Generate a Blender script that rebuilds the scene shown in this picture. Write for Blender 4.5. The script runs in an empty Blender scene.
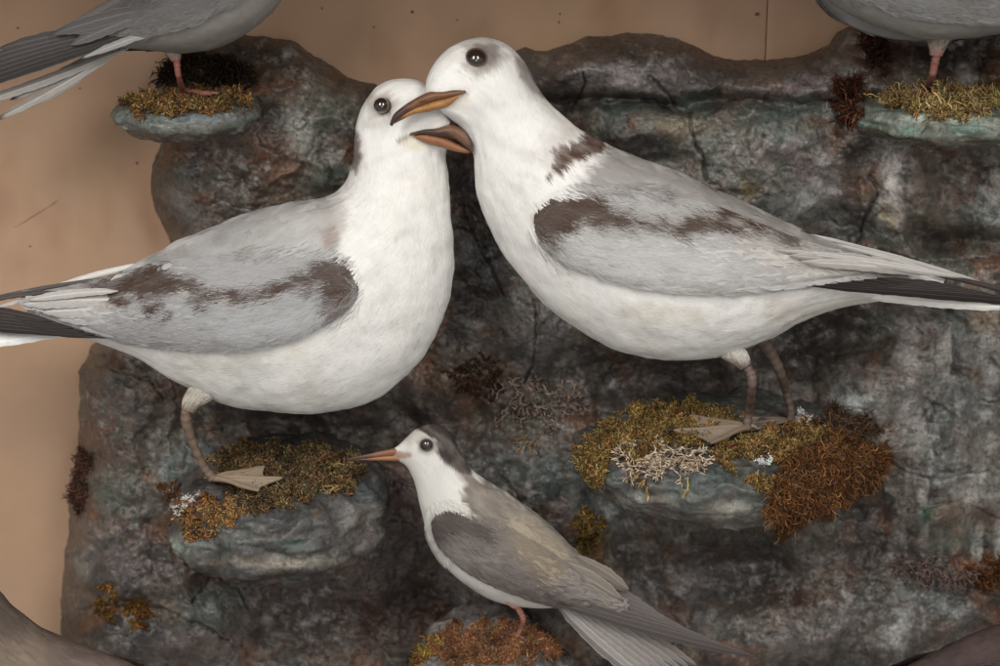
import bpy, math
import numpy as np
from mathutils import Vector
from mathutils.bvhtree import BVHTree
sc = bpy.context.scene
rng = np.random.default_rng(7)

# ---------------------------------------------------------------- scale and camera
U = 0.0007                       # one modelling unit = 0.7 mm
D = 1800.0                       # camera distance to the gulls
TH = math.radians(16)            # camera looks down by this much
CAM = np.array([0, -D*math.cos(TH), D*math.sin(TH)])
FWD = np.array([0, math.cos(TH), -math.sin(TH)])
UPV = np.array([0, math.sin(TH), math.cos(TH)])
RGT = np.array([1.0, 0, 0])
cd = bpy.data.cameras.new('camera'); cam = bpy.data.objects.new('camera', cd)
sc.collection.objects.link(cam); sc.camera = cam
cam.location = CAM*U; cam.rotation_euler = (math.pi/2-TH, 0, 0)
cd.sensor_width = 36; cd.lens = 36*D/1000; cd.clip_end = 50; cd.clip_start = 0.02
cd.dof.use_dof = True; cd.dof.focus_distance = (D-45)*U; cd.dof.aperture_fstop = 7

# ---------------------------------------------------------------- world and lamps
w = bpy.data.worlds.new('World'); sc.world = w; w.use_nodes = True
w.node_tree.nodes['Background'].inputs[0].default_value = (1.0, 0.975, 0.94, 1)
w.node_tree.nodes['Background'].inputs[1].default_value = 0.36
def area(name, loc, target, sx, sy, power, col):
    l = bpy.data.lights.new(name, 'AREA'); l.shape = 'RECTANGLE'; l.size = sx*U; l.size_y = sy*U
    l.energy = power; l.color = col
    o = bpy.data.objects.new(name, l); sc.collection.objects.link(o)
    o.location = np.array(loc)*U
    o.rotation_euler = (Vector(target)-Vector(loc)).to_track_quat('-Z', 'Y').to_euler()
    return o
area('key_lamp_left', (-820, -1560, 1150), (0, 60, 30), 480, 950, 11.6, (1.0, 0.98, 0.945))
area('key_lamp_right', (760, -1560, 1120), (30, 60, 30), 480, 950, 8.3, (1.0, 0.98, 0.945))
area('fill_lamp', (300, -2300, 150), (30, 0, -40), 900, 700, 2.4, (1.0, 0.97, 0.94))
sc.view_settings.view_transform = 'Standard'; sc.view_settings.look = 'None'
sc.view_settings.exposure = 0; sc.view_settings.gamma = 1

# ---------------------------------------------------------------- geometry helpers
def W(px, py, Y):
    px, py, Y = np.broadcast_arrays(np.asarray(px, float), np.asarray(py, float), np.asarray(Y, float))
    d = FWD*D + (px-500)[..., None]*RGT + (333-py)[..., None]*UPV
    t = (Y-CAM[1])/d[..., 1]
    return CAM + t[..., None]*d
def PJ(p):
    r = p-CAM; d = r@FWD
    return 500+D*(r@RGT)/d, 333-D*(r@UPV)/d
def norm(a): return a/np.maximum(np.linalg.norm(a, axis=-1, keepdims=True), 1e-9)

_p = np.random.default_rng(3).permutation(256); _p = np.concatenate([_p, _p, _p])
_g = norm(np.random.default_rng(4).normal(size=(256, 3))); _gx, _gy, _gz = [np.concatenate([_g[:, k]]*3).astype(np.float32) for k in range(3)]; _p = _p.astype(np.int32)
def noise3(x, y, z):
    x, y, z = np.broadcast_arrays(np.asarray(x, np.float32), np.asarray(y, np.float32), np.asarray(z, np.float32))
    fx, fy, fz = np.floor(x), np.floor(y), np.floor(z)
    xi, yi, zi = fx.astype(np.int32) & 255, fy.astype(np.int32) & 255, fz.astype(np.int32) & 255
    xf, yf, zf = x-fx, y-fy, z-fz
    f = lambda t: t*t*t*(t*(t*6-15)+10)
    u, v, s = f(xf), f(yf), f(zf); r = 0
    for dx in (0, 1):
        px = _p[xi+dx]; wu = u if dx else 1-u
        for dy in (0, 1):
            pxy = _p[px+yi+dy]; wv = wu*(v if dy else 1-v)
            for dz in (0, 1):
                h = _p[pxy+zi+dz]
                r = r+(_gx[h]*(xf-dx)+_gy[h]*(yf-dy)+_gz[h]*(zf-dz))*(wv*(s if dz else 1-s))
    return (r*1.6).astype(np.float64)
def fbm(x, y, z=0., o=4, g=.5):
    r = 0; a = 1; k = 1; n = 0
    for i in range(o):
        r = r+a*noise3(x*k, y*k, z*k+i*7.3); n += a; a *= g; k *= 2.03
    return r/n
def sst(a, b, x):
    t = np.clip((x-a)/(b-a), 0, 1); return t*t*(3-2*t)
def sdf(poly, x, y):
    """signed distance to polygon, positive inside"""
    P = np.array(poly, float); n = len(P)
    d = np.full(np.shape(x), 1e9); ins = np.zeros(np.shape(x), bool)
    for i in range(n):
        a, b = P[i], P[(i+1) % n]; e = b-a; L = e@e+1e-9
        t = np.clip(((x-a[0])*e[0]+(y-a[1])*e[1])/L, 0, 1)
        d = np.minimum(d, np.hypot(x-a[0]-t*e[0], y-a[1]-t*e[1]))
        c = (a[1] > y) != (b[1] > y)
        ins ^= c & (x < (b[0]-a[0])*(y-a[1])/((b[1]-a[1]) if b[1] != a[1] else 1e-9)+a[0])
    return np.where(ins, d, -d)
def dline(line, x, y):
    P = np.array(line, float); d = np.full(np.shape(x), 1e9)
    for a, b in zip(P[:-1], P[1:]):
        e = b-a; t = np.clip(((x-a[0])*e[0]+(y-a[1])*e[1])/(e@e+1e-9), 0, 1)
        d = np.minimum(d, np.hypot(x-a[0]-t*e[0], y-a[1]-t*e[1]))
    return d
def catmull(P, n):
    """resample rows of P at n equal steps of the first two columns' length"""
    P = np.array(P, float); Q = np.vstack([2*P[0]-P[1], P, 2*P[-1]-P[-2]])
    out = []; K = 24
    for i in range(1, len(Q)-2):
        for t in np.arange(K)/K:
            a, b, c, d = Q[i-1], Q[i], Q[i+1], Q[i+2]
            out.append(.5*(2*b+(c-a)*t+(2*a-5*b+4*c-d)*t*t+(3*b-a-3*c+d)*t**3))
    out.append(P[-1]); out = np.array(out)
    m = out[:, :2] if P.shape[1] < 4 else (out[:, :2]+out[:, 2:4])/2
    L = np.concatenate([[0], np.cumsum(np.linalg.norm(np.diff(m, axis=0), axis=1))])
    s = np.linspace(0, L[-1], n)
    return np.stack([np.interp(s, L, out[:, k]) for k in range(P.shape[1])], 1)

# ---------------------------------------------------------------- materials
def feather_mat(name, rough=.7, bump=.25, su=1.0, sv=1.0, spec=.25, var=.10):
    m = bpy.data.materials.new(name); m.use_nodes = True; nt = m.node_tree; N = nt.nodes; L = nt.links
    b = N['Principled BSDF']; b.inputs['Roughness'].default_value = rough
    b.inputs['Specular IOR Level'].default_value = spec
    at = N.new('ShaderNodeAttribute'); at.attribute_name = 'Col'
    uv = N.new('ShaderNodeUVMap'); uv.uv_map = 'flow'
    mp = N.new('ShaderNodeMapping'); mp.inputs['Scale'].default_value = (su, sv, 1)
    L.new(uv.outputs[0], mp.inputs[0])
    n1 = N.new('ShaderNodeTexNoise'); n1.inputs['Scale'].default_value = 1; n1.inputs['Detail'].default_value = 4
    L.new(mp.outputs[0], n1.inputs['Vector'])
    mr = N.new('ShaderNodeMapRange'); mr.inputs[1].default_value = .25; mr.inputs[2].default_value = .75
    mr.inputs[3].default_value = 1-var; mr.inputs[4].default_value = 1+var*.5
    L.new(n1.outputs['Fac'], mr.inputs[0])
    mx = N.new('ShaderNodeVectorMath'); mx.operation = 'SCALE'
    L.new(at.outputs['Color'], mx.inputs[0]); L.new(mr.outputs[0], mx.inputs['Scale'])
    L.new(mx.outputs[0], b.inputs['Base Color'])
    bp = N.new('ShaderNodeBump'); bp.inputs['Strength'].default_value = bump; bp.inputs['Distance'].default_value = .0012
    L.new(n1.outputs['Fac'], bp.inputs['Height']); L.new(bp.outputs[0], b.inputs['Normal'])
    return m
def col_mat(name, rough=.6, scale=900, bump=.4, dist=.0006, spec=.3, var=.25, coat=0, detail=6, rvar=0):
    m = bpy.data.materials.new(name); m.use_nodes = True; nt = m.node_tree; N = nt.nodes; L = nt.links
    b = N['Principled BSDF']; b.inputs['Roughness'].default_value = rough
    b.inputs['Specular IOR Level'].default_value = spec; b.inputs['Coat Weight'].default_value = coat
    at = N.new('ShaderNodeAttribute'); at.attribute_name = 'Col'
    tc = N.new('ShaderNodeTexCoord')
    n1 = N.new('ShaderNodeTexNoise'); n1.inputs['Scale'].default_value = scale; n1.inputs['Detail'].default_value = detail
    n1.inputs['Roughness'].default_value = .65
    L.new(tc.outputs['Object'], n1.inputs['Vector'])
    mr = N.new('ShaderNodeMapRange'); mr.inputs[1].default_value = .3; mr.inputs[2].default_value = .7
    mr.inputs[3].default_value = 1-var; mr.inputs[4].default_value = 1+var
    L.new(n1.outputs['Fac'], mr.inputs[0])
    mx = N.new('ShaderNodeVectorMath'); mx.operation = 'SCALE'
    L.new(at.outputs['Color'], mx.inputs[0]); L.new(mr.outputs[0], mx.inputs['Scale'])
    L.new(mx.outputs[0], b.inputs['Base Color'])
    if rvar:
        m2 = N.new('ShaderNodeMapRange'); m2.inputs[1].default_value = .35; m2.inputs[2].default_value = .65
        m2.inputs[3].default_value = rough-rvar; m2.inputs[4].default_value = rough+rvar
        L.new(n1.outputs['Fac'], m2.inputs[0]); L.new(m2.outputs[0], b.inputs['Roughness'])
    bp = N.new('ShaderNodeBump'); bp.inputs['Strength'].default_value = bump; bp.inputs['Distance'].default_value = dist
    L.new(n1.outputs['Fac'], bp.inputs['Height']); L.new(bp.outputs[0], b.inputs['Normal'])
    return m
def rock_mat(name):
    m = col_mat(name, .46, 260, .42, .0013, .45, .24, detail=7, rvar=.2); nt = m.node_tree; N = nt.nodes; L = nt.links
    b = N['Principled BSDF']; src = b.inputs['Base Color'].links[0].from_socket; tc = next(n for n in N if n.type == 'TEX_COORD')
    for sc_, lo, hi, colr, k in ((110, .52, .66, (.30, .275, .26, 1), .45), (260, .54, .66, (.30, .275, .26, 1), .35), (620, .60, .68, (.34, .33, .31, 1), .4), (300, .54, .64, (.018, .014, .013, 1), .5), (70, .55, .65, (.055, .066, .054, 1), .45), (60, .56, .66, (.10, .052, .032, 1), .45)):
        n = N.new('ShaderNodeTexNoise'); n.inputs['Scale'].default_value = sc_; n.inputs['Detail'].default_value = 7; n.inputs['Roughness'].default_value = .58; n.inputs['Distortion'].default_value = .15
        mp = N.new('ShaderNodeMapping'); mp.inputs['Location'].default_value = (sc_*.37, sc_*.11, 1); L.new(tc.outputs['Object'], mp.inputs[0]); L.new(mp.outputs[0], n.inputs['Vector'])
        r = N.new('ShaderNodeMapRange'); r.inputs[1].default_value = lo; r.inputs[2].default_value = hi; r.inputs[4].default_value = k; L.new(n.outputs['Fac'], r.inputs[0])
        x = N.new('ShaderNodeMix'); x.data_type = 'RGBA'; L.new(r.outputs[0], x.inputs[0]); L.new(src, x.inputs[6])
        if colr[0] > .2:      # pale scumble keeps to what the coat below allows
            s_ = N.new('ShaderNodeVectorMath'); s_.operation = 'MULTIPLY_ADD'; L.new(src, s_.inputs[0]); s_.inputs[1].default_value = (1.7, 1.7, 1.7); s_.inputs[2].default_value = tuple(c*.16 for c in colr[:3]); L.new(s_.outputs[0], x.inputs[7])
        else: x.inputs[7].default_value = colr
        src = x.outputs[2]
    L.new(src, b.inputs['Base Color']); return m
M = dict(
    body=feather_mat('soft_feathers', .72, .35, 22, 260, .2, .05),
    wing=feather_mat('wing_feathers', .6, .3, 14, 200, .25, .08),
    quill=feather_mat('flight_feathers', .55, .35, 3, 160, .25, .12),
    rock=rock_mat('painted_plaster_rock'),
    moss=col_mat('dried_moss', .8, 900, .3, .0004, .15, .3),
    leg=col_mat('dried_skin', .5, 1500, .6, .0006, .35, .25),
    bill=col_mat('horny_bill', .42, 900, .35, .0004, .35, .22),
    eye=col_mat('glass_eye', .04, 500, 0, .0001, .8, .0, coat=1),
    lid=col_mat('eyelid', .6, 2000, .3, .0003, .2, .2),
    board=col_mat('painted_board', .62, 22, .15, .0006, .25, .05, detail=10),
    dust=col_mat('white_plaster_fluff', .8, 1500, .5, .0006, .1, .12),
)

# ---------------------------------------------------------------- object helpers
ORI = {}
def tag(o, label=None, cat=None, group=None, kind=None):
    for k, v in (('label', label), ('category', cat), ('group', group), ('kind', kind)):
        if v: o[k] = v
    return o
def thing(name, base, label, cat, group=None):
    o = bpy.data.objects.new(name, None); sc.collection.objects.link(o)
    o.empty_display_size = .02; o.location = np.array(base)*U; ORI[o] = np.array(base, float)
    return tag(o, label, cat, group)
def mk(name, V, F, col, mat, parent=None, uv=None, smooth=True, base=None):
    """V (n,3) modelling units, F list of index arrays (quads/tris), col (n,3) or tuple, uv per vertex"""
    V = np.asarray(V, float).reshape(-1, 3)
    if parent is not None: org = ORI[parent]
    else: org = np.array(base if base is not None else V.mean(0))
    if isinstance(F, np.ndarray): F = [F]
    F = [f for f in F if len(f)]
    me = bpy.data.meshes.new(name)
    me.vertices.add(len(V)); me.vertices.foreach_set('co', ((V-org)*U).astype(np.float32).ravel())
    li = np.concatenate([f.ravel() for f in F]); tot = np.concatenate([np.full(len(f), f.shape[1]) for f in F])
    st = np.concatenate([[0], np.cumsum(tot)[:-1]])
    me.loops.add(len(li)); me.loops.foreach_set('vertex_index', li.astype(np.int32))
    me.polygons.add(len(tot)); me.polygons.foreach_set('loop_start', st.astype(np.int32))
    me.polygons.foreach_set('loop_total', tot.astype(np.int32))
    me.update(calc_edges=True); me.validate()
    if smooth: me.polygons.foreach_set('use_smooth', np.ones(len(me.polygons), bool))
    c = np.ones((len(V), 4), np.float32)
    c[:, :3] = np.clip(np.asarray(col, float), 0, 1)
    a = me.color_attributes.new('Col', 'FLOAT_COLOR', 'POINT'); a.data.foreach_set('color', c.ravel())
    if uv is not None:
        ul = me.uv_layers.new(name='flow'); idx = np.zeros(len(me.loops), np.int32)
        me.loops.foreach_get('vertex_index', idx)
        ul.data.foreach_set('uv', np.asarray(uv, np.float32)[idx].ravel())
    me.materials.append(mat)
    o = bpy.data.objects.new(name, me); sc.collection.objects.link(o)
    if parent is not None: o.parent = parent; ORI[o] = org
    else: o.location = org*U; ORI[o] = org
    return o
def gridF(nu, nv, wrap=False, off=0):
    i = np.arange(nu-1)[:, None]; j = np.arange(nv if wrap else nv-1)[None]
    j2 = (j+1) % nv
    return (off+np.stack([i*nv+j, i*nv+j2, (i+1)*nv+j2, (i+1)*nv+j], -1)).reshape(-1, 4)
class Acc:
    """collects several pieces into one mesh"""
    def __init__(s): s.V = []; s.F4 = []; s.F3 = []; s.C = []; s.UV = []; s.n = 0
    def add(s, V, F, C, UV=None):
        V = np.asarray(V, float).reshape(-1, 3); C = np.asarray(C, float)
        if C.ndim == 1: C = np.tile(C, (len(V), 1))
        if UV is None: UV = np.stack([V[:, 0], V[:, 2]], 1)*.01
        (s.F4 if F.shape[1] == 4 else s.F3).append(F+s.n)
        s.V.append(V); s.C.append(C.reshape(-1, 3)); s.UV.append(np.asarray(UV).reshape(-1, 2)); s.n += len(V)
    def build(s, name, mat, parent=None, base=None):
        F = []
        if s.F4: F.append(np.concatenate(s.F4))
        if s.F3: F.append(np.concatenate(s.F3))
        return mk(name, np.concatenate(s.V), F, np.concatenate(s.C), mat, parent, np.concatenate(s.UV), base=base)
def tube(pts, rad, n=10, flat=1.0, caps=True):
    """round tube along world points; returns V, F"""
    P = np.array(pts, float); R = np.array(rad, float)
    T = norm(np.gradient(P, axis=0)); ref = np.array([0, 1.0, 0.02])
    A = norm(np.cross(T, ref)); B = norm(np.cross(T, A))
    a = np.linspace(0, 2*np.pi, n, endpoint=False)
    V = P[:, None]+R[:, None, None]*(np.cos(a)[None, :, None]*A[:, None]+flat*np.sin(a)[None, :, None]*B[:, None])
    return V.reshape(-1, 3), gridF(len(P), n, True)
def resample(pts, n):
    P = np.array(pts, float)
    Q = np.vstack([2*P[0]-P[1], P, 2*P[-1]-P[-2]]); out = []
    K = max(2, n//(len(P)-1))
    for i in range(1, len(Q)-2):
        for t in np.arange(K)/K:
            a, b, c, d = Q[i-1], Q[i], Q[i+1], Q[i+2]
            out.append(.5*(2*b+(c-a)*t+(2*a-5*b+4*c-d)*t*t+(3*b-a-3*c+d)*t**3))
    out.append(P[-1]); return np.array(out)

class Surf:
    def __init__(s, G, wrap=False):
        s.G = G; s.wrap = wrap; s.nu, s.nv = G.shape[:2]
        Gu = np.gradient(G, axis=0)
        if wrap: Gv = (np.roll(G, -1, 1)-np.roll(G, 1, 1))/2
        else: Gv = np.gradient(G, axis=1)
        s.Gu, s.Gv = Gu, Gv
        s.N = norm(np.cross(Gu, Gv))
    def flip(s): s.N = -s.N; return s
    def _s(s, A, u, v):
        u = np.clip(u, 0, s.nu-1.001); ui = np.floor(u).astype(int); uf = (u-ui)[..., None]
        if s.wrap: v = v % s.nv; vi = np.floor(v).astype(int) % s.nv; vj = (vi+1) % s.nv; vf = (v-np.floor(v))[..., None]
        else: v = np.clip(v, 0, s.nv-1.001); vi = np.floor(v).astype(int); vj = vi+1; vf = (v-vi)[..., None]
        return (A[ui, vi]*(1-uf)+A[ui+1, vi]*uf)*(1-vf)+(A[ui, vj]*(1-uf)+A[ui+1, vj]*uf)*vf
    def pos(s, u, v): return s._s(s.G, u, v)
    def nor(s, u, v): return norm(s._s(s.N, u, v))
def feathers(acc, S, u, v, L, Wd, ang, lift, colfn, ns=3, nw=1, dome=.15, fringe=None, roll=.0, h0=.3, tip=1.0, cvar=.05, shape='barb', jit=0.):
    """lay blades on surface S starting at (u,v), pointing along +u turned by ang"""
    n = len(u); L = np.broadcast_to(L, n); Wd = np.broadcast_to(Wd, n)
    Pu = np.linalg.norm(S._s(S.Gu, u, v), axis=-1)+1e-3; Pv = np.linalg.norm(S._s(S.Gv, u, v), axis=-1)+1e-3
    s = np.linspace(0, 1, ns+1)
    bend = rng.normal(0, .12, n)
    a = ang[:, None]+bend[:, None]*s[None]
    uu = u[:, None]+L[:, None]*s*np.cos(a)/Pu[:, None]; vv = v[:, None]+L[:, None]*s*np.sin(a)/Pv[:, None]
    C = S.pos(uu, vv); N = S.nor(uu, vv)
    T = norm(np.gradient(C, axis=1)); B = norm(np.cross(N, T))
    rl = rng.normal(0, roll, n)[:, None, None] if roll else 0.
    B2 = B*np.cos(rl)+N*np.sin(rl) if roll else B
    t = np.linspace(-1, 1, nw+1)
    if shape == 'barb': prof = np.array([.6, 1, .8, .15]) if ns == 3 else np.interp(s, [0, .3, .8, 1], [.5, 1, .8, .1])
    else: prof = np.interp(s, [0, .25, .6, .85, .95, 1], [.55, .95, 1, .8, .5, .12])
    hh = h0+lift*L[:, None]*s
    V = C[:, :, None]+(prof[None, :, None]*Wd[:, None, None]*.5*t)[..., None]*B2[:, :, None] \
        + (hh[:, :, None]+dome*Wd[:, None, None]*(1-t*t)*.5)[..., None]*N[:, :, None]
    mid = S.pos(u+L*.5*np.cos(ang)/Pu, v+L*.5*np.sin(ang)/Pv)
    px, py = PJ(mid)
    if jit: px = px+rng.normal(0, jit, n); py = py+rng.normal(0, jit*.8, n)
    col = colfn(px, py)*(1+rng.normal(0, cvar, (n, 1)))
    K = (ns+1)*(nw+1)
    Cc = np.repeat(col[:, None], K, 1).reshape(n, ns+1, nw+1, 3)
    if shape == 'leaf':
        qx, qy = PJ(V); var = (1+rng.normal(0, cvar, n))[:, None, None, None]; Cc = .35*Cc+.65*colfn(qx, qy)*var
    if fringe is not None:
        fr = np.maximum(np.abs(t)[None]**4, (s[:, None]**5))[None, :, :, None]*fringe
        Cc = Cc*(1-fr)+np.minimum(Cc*1.6+.12, .8)*fr
    base = (np.arange(n)*K)[:, None]
    f = gridF(ns+1, nw+1)
    F = (base[:, :, None]+f[None]).reshape(-1, 4)
    UV = np.stack(np.broadcast_arrays(rng.random(n)[:, None, None]*9+s[None, :, None]*.35, (t*.04)[None, None]+rng.random(n)[:, None, None]*5), -1)
    acc.add(V.reshape(-1, 3), F, Cc.reshape(-1, 3), UV.reshape(-1, 2))
def quill(acc, p0, p1, wd, Y0, Y1, c, bow=0., edge=None, ns=44, nw=12, tipsh=.8, lean=.25, tipcol=None, inner=None):
    """one long flight feather from image point p0 to p1 at depths Y0 to Y1"""
    s = np.linspace(0, 1, ns+1); t = np.linspace(-1, 1, nw+1)
    p0 = np.array(p0, float); p1 = np.array(p1, float); d = p1-p0; pr = np.array([-d[1], d[0]])/np.hypot(*d)
    cx = p0[0]+d[0]*s+pr[0]*bow*np.sin(np.pi*s); cy = p0[1]+d[1]*s+pr[1]*bow*np.sin(np.pi*s)
    prof = np.interp(s, [0, .15, .55, tipsh, .95, 1], [.12, .7, 1, .85, .38, .04])
    nz = 1+.16*noise3(s[:, None]*17+p0[0]*.3, np.sign(t)[None]*3., p0[1]*.7)*np.abs(t)[None]-.34*np.clip(noise3(s[:, None]*34+p0[0], np.sign(t)[None]*5., p1[1])-.42, 0, 1)*np.abs(t)[None]
    X = cx[:, None]+pr[0]*prof[:, None]*wd*.5*t*nz; Z = cy[:, None]+pr[1]*prof[:, None]*wd*.5*t*nz
    Y = (Y0+(Y1-Y0)*s)[:, None]+lean*wd*.5*t[None]*np.sign(pr[1] if pr[1] else 1)-(1-t*t)[None]*wd*.10
    V = W(X, Z, Y)
    c = np.array(c, float); C = np.tile(c, (ns+1, nw+1, 1))
    if inner is not None: C[:, t > .05] = inner
    C = C*(1+.14*noise3(s[:, None]*26+p0[0], t[None]*3, p0[1]))[..., None]
    if edge is not None:
        k = (np.abs(t) > .86)[None, :, None]*np.ones((ns+1, 1, 1)); C = C*(1-k)+np.array(edge)*k
    if tipcol is not None:
        k = sst(.9, .97, s)[:, None, None]; C = C*(1-k)+np.array(tipcol)*k
    sh = (np.abs(t) < .08)[None, :, None]; C = C*(1-sh)+(C*1.5+.02)*sh; st_ = np.sin((s[:, None]*60+np.abs(t)[None]*9)*1.7+p0[0])*.05; C = C*(1+st_)[..., None]
    V2 = V+FWD*1.2                                   # second skin gives the vane a thickness
    uv = np.stack(np.broadcast_arrays(s[:, None]*3+rng.random()*7, t[None]*.12+rng.random()*5), -1)
    acc.add(V, gridF(ns+1, nw+1), C.reshape(-1, 3), uv.reshape(-1, 2))
    acc.add(V2, gridF(ns+1, nw+1)[:, ::-1], C.reshape(-1, 3), uv.reshape(-1, 2))

# ---------------------------------------------------------------- plumage painting
def painter(basecol, patches, hair=(1, 0), grain=.04, seed=0.):
    """patches: (polygon, colour, soft edge, ragged edge, opacity)"""
    def f(px, py):
        px = np.asarray(px, float); py = np.asarray(py, float)
        c = np.tile(np.array(basecol, float), px.shape+(1,))
        ca, sa = hair
        al = px*ca+py*sa; ac = -px*sa+py*ca
        for k, (poly, colr, soft, rag, op) in enumerate(patches):
            n = fbm(al*.035, ac*.16, seed+k*3.1, 3)*rag + fbm(px*.06, py*.06, seed+k, 2)*rag*.6 + fbm(al*.09, ac*.45, seed+k*1.7, 2)*rag*.7
            d = sdf(poly, px, py)+n
            m = sst(-soft, soft, d)*op
            m = m*(1 if op >= 1 else 1+.35*fbm(al*.05, ac*.12, k+20., 3)); m = np.clip(m, 0, 1)
            c = c*(1-m[..., None])+np.array(colr)*m[..., None]
        so = sst(.0, .5, fbm(px*.018, py*.02, seed+33, 3))[..., None]*.20; c = c*(1-so*np.array([.24, .30, .42]))
        gr = sst(.05, .5, fbm(al*.02, ac*.05, seed+43, 3))[..., None]*.16; c = c*(1-gr)
        g = fbm(al*.05, ac*.25, seed+9, 3)
        c = c*(1+grain*2*g+.13*np.minimum(fbm(al*.13, ac*.75, seed+19, 2), .1))[..., None]
        return c
    return f
def tf(pts, t): return [t(*p) for p in pts]

class Bird:
    def __init__(s, name, base, label, cat, stations, colfn, Yc=0, nr=230, na=110, lump=1.0, barbs=26000, blen=11, mat=None, group=None, seed=1, tgate=None):
        s.t = thing(name, base, label, cat, group); s.Yc = Yc; s.col = colfn
        R = catmull(stations, nr)          # tx ty bx by w Yc
        a = np.linspace(0, 2*np.pi, na, endpoint=False)
        cx = (R[:, 0]+R[:, 2])/2; cy = (R[:, 1]+R[:, 3])/2
        hx = (R[:, 0]-R[:, 2])/2; hy = (R[:, 1]-R[:, 3])/2
        ctr = W(cx, cy, R[:, 5]+Yc); ray = norm(ctr-CAM)
        px = cx[:, None]+hx[:, None]*np.cos(a); py = cy[:, None]+hy[:, None]*np.cos(a)
        V = W(px, py, R[:, 5][:, None]+Yc) - (R[:, 4][:, None]*np.sin(a))[..., None]*ray[:, None]
        S = Surf(V, True)
        if np.sum(S.N[nr//2, na//4]*(-FWD)) < 0: S.flip()
        hw = np.minimum(R[:, 4], np.hypot(hx, hy))
        n = fbm(V[..., 0]*.018+seed, V[..., 1]*.018, V[..., 2]*.018, 3)*2.6*lump + fbm(V[..., 0]*.07, V[..., 1]*.07, V[..., 2]*.07+seed, 2)*.7*lump
        V = V + S.N*(n*np.clip(hw/45, 0, 1)[:, None])[..., None]
        # shallow folds running with the plumage
        al = np.linspace(0, nr/20, nr)[:, None]
        fold = fbm(al*1.2+seed, np.cos(a)[None]*5, np.sin(a)[None]*5, 3)
        V = V + S.N*(fold*1.5*lump*np.clip(hw/45, 0, 1)[:, None])[..., None]
        s.S = S = Surf(V, True)
        if np.sum(S.N[nr//2, na//4]*(-FWD)) < 0: S.flip()
        s.R = R
        ipx, ipy = PJ(V)
        acc = Acc()
        L = np.concatenate([[0], np.cumsum(np.hypot(np.diff(cx), np.diff(cy)))])/100
        uv = np.stack(np.broadcast_arrays(L[:, None], (a/6.283*2)[None]), -1)
        acc.add(V, gridF(nr, na, True), colfn(ipx, ipy).reshape(-1, 3), uv)
        # end caps
        for k in (0, nr-1):
            c0 = V[k].mean(0); f = np.stack([np.arange(na), (np.arange(na)+1) % na, np.full(na, na)], 1)
            acc.add(np.vstack([V[k], c0]), f if k == 0 else f[:, ::-1], colfn(*PJ(np.vstack([V[k], c0]))))
        s.bv = BVHTree.FromPolygons([Vector(p) for p in V.reshape(-1, 3)], gridF(nr, na, True).tolist())
        s.acc = acc; s.blen = blen
        if barbs:
            lens = np.hypot(np.gradient(cx), np.gradient(cy))*(np.hypot(hx, hy)+R[:, 4])
            u = rng.choice(nr, barbs, p=lens/lens.sum())+rng.random(barbs)
            v = rng.random(barbs)*na
            hb = np.interp(u, np.arange(nr), np.clip(hw/50, .35, 1))
            feathers(acc, S, u, v, blen*hb*rng.uniform(.6, 1.4, barbs), 1.15*hb*rng.uniform(.6, 1.5, barbs), rng.normal(0, .2, barbs), .012, colfn, ns=3, nw=1, dome=0, roll=.13, h0=-.1, cvar=.028)
    def finish_body(s, mat): s.body = s.acc.build('body', mat, s.t); return s.body
    def hit(s, px, py):
        d = norm(W(px, py, 0.)-CAM)
        h = s.bv.ray_cast(Vector(CAM), Vector(d))
        return None if h[0] is None else (np.array(h[0]), np.array(h[1]))
    def wing(s, upper, lower, h, nu=150, nv=46, name='wing', rows=None, mat='wing', blade=(26, 11), nblade=700, nbarb=9000, curl=(0, .12), fringe=.45, far=True, colfn=None, blen=None, cvar=.035):
        colfn = colfn or s.col
        up = catmull(upper, nu); lo = catmull(lower, nu)
        v = np.linspace(0, 1, nv)
        X = up[:, 0][:, None]*(1-v)+lo[:, 0][:, None]*v; Y = up[:, 1][:, None]*(1-v)+lo[:, 1][:, None]*v
        dep = np.full(X.shape, np.nan); nor = np.zeros(X.shape+(3,))
        for i in range(nu):
            for j in range(nv):
                r = s.hit(X[i, j], Y[i, j])
                if r is not None and r[0][1] < s.Yc+8: dep[i, j] = (r[0]-CAM)@FWD
        # fill misses from neighbours, then smooth
        for it in range(400):
            nanm = np.isnan(dep)
            if not nanm.any(): break
            P = np.pad(dep, 1, constant_values=np.nan)
            st = np.stack([P[:-2, 1:-1], P[2:, 1:-1], P[1:-1, :-2], P[1:-1, 2:]])
            with np.errstate(all='ignore'):
                import warnings; warnings.simplefilter('ignore'); mm = np.nanmean(st, 0)
            dep = np.where(nanm, mm, dep)
        for it in range(10):
            P = np.pad(dep, 1, mode='edge'); dep = .5*dep+.125*(P[:-2, 1:-1]+P[2:, 1:-1]+P[1:-1, :-2]+P[1:-1, 2:])
        uu = np.linspace(0, 1, nu)[:, None]
        prof = h*sst(0, .55, v)[None]*np.clip(1-((v-.9)/.1).clip(0, 1)**2*.35, 0, 1)[None]
        prof = prof*np.clip(uu/.10, 0.0, 1)**.6
        dep2 = dep-prof
        d = (FWD*D+(X-500)[..., None]*RGT+(333-Y)[..., None]*UPV)/D
        G = CAM+dep2[..., None]*d
        S = Surf(G)
        if np.mean(S.N@(-FWD)) < 0: S.flip()
        G = G+S.N*(fbm(X*.05, Y*.12, 3., 3)*1.2)[..., None]
        # rim: rows that curl back on to the body below the lower edge
        rim = [CAM+(dep2[:, -1]+k)[..., None]*d[:, -1]*1.0+np.array([0, 0, 1.0])*kk for k, kk in ((2.5, .6), (h+10, 3.0))]
        G2 = np.concatenate([G]+[r[:, None] for r in rim], 1)
        px, py = PJ(G2)
        acc = Acc()
        uv = np.stack(np.broadcast_arrays(uu*4, np.linspace(0, 1, G2.shape[1])[None]), -1)
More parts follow.
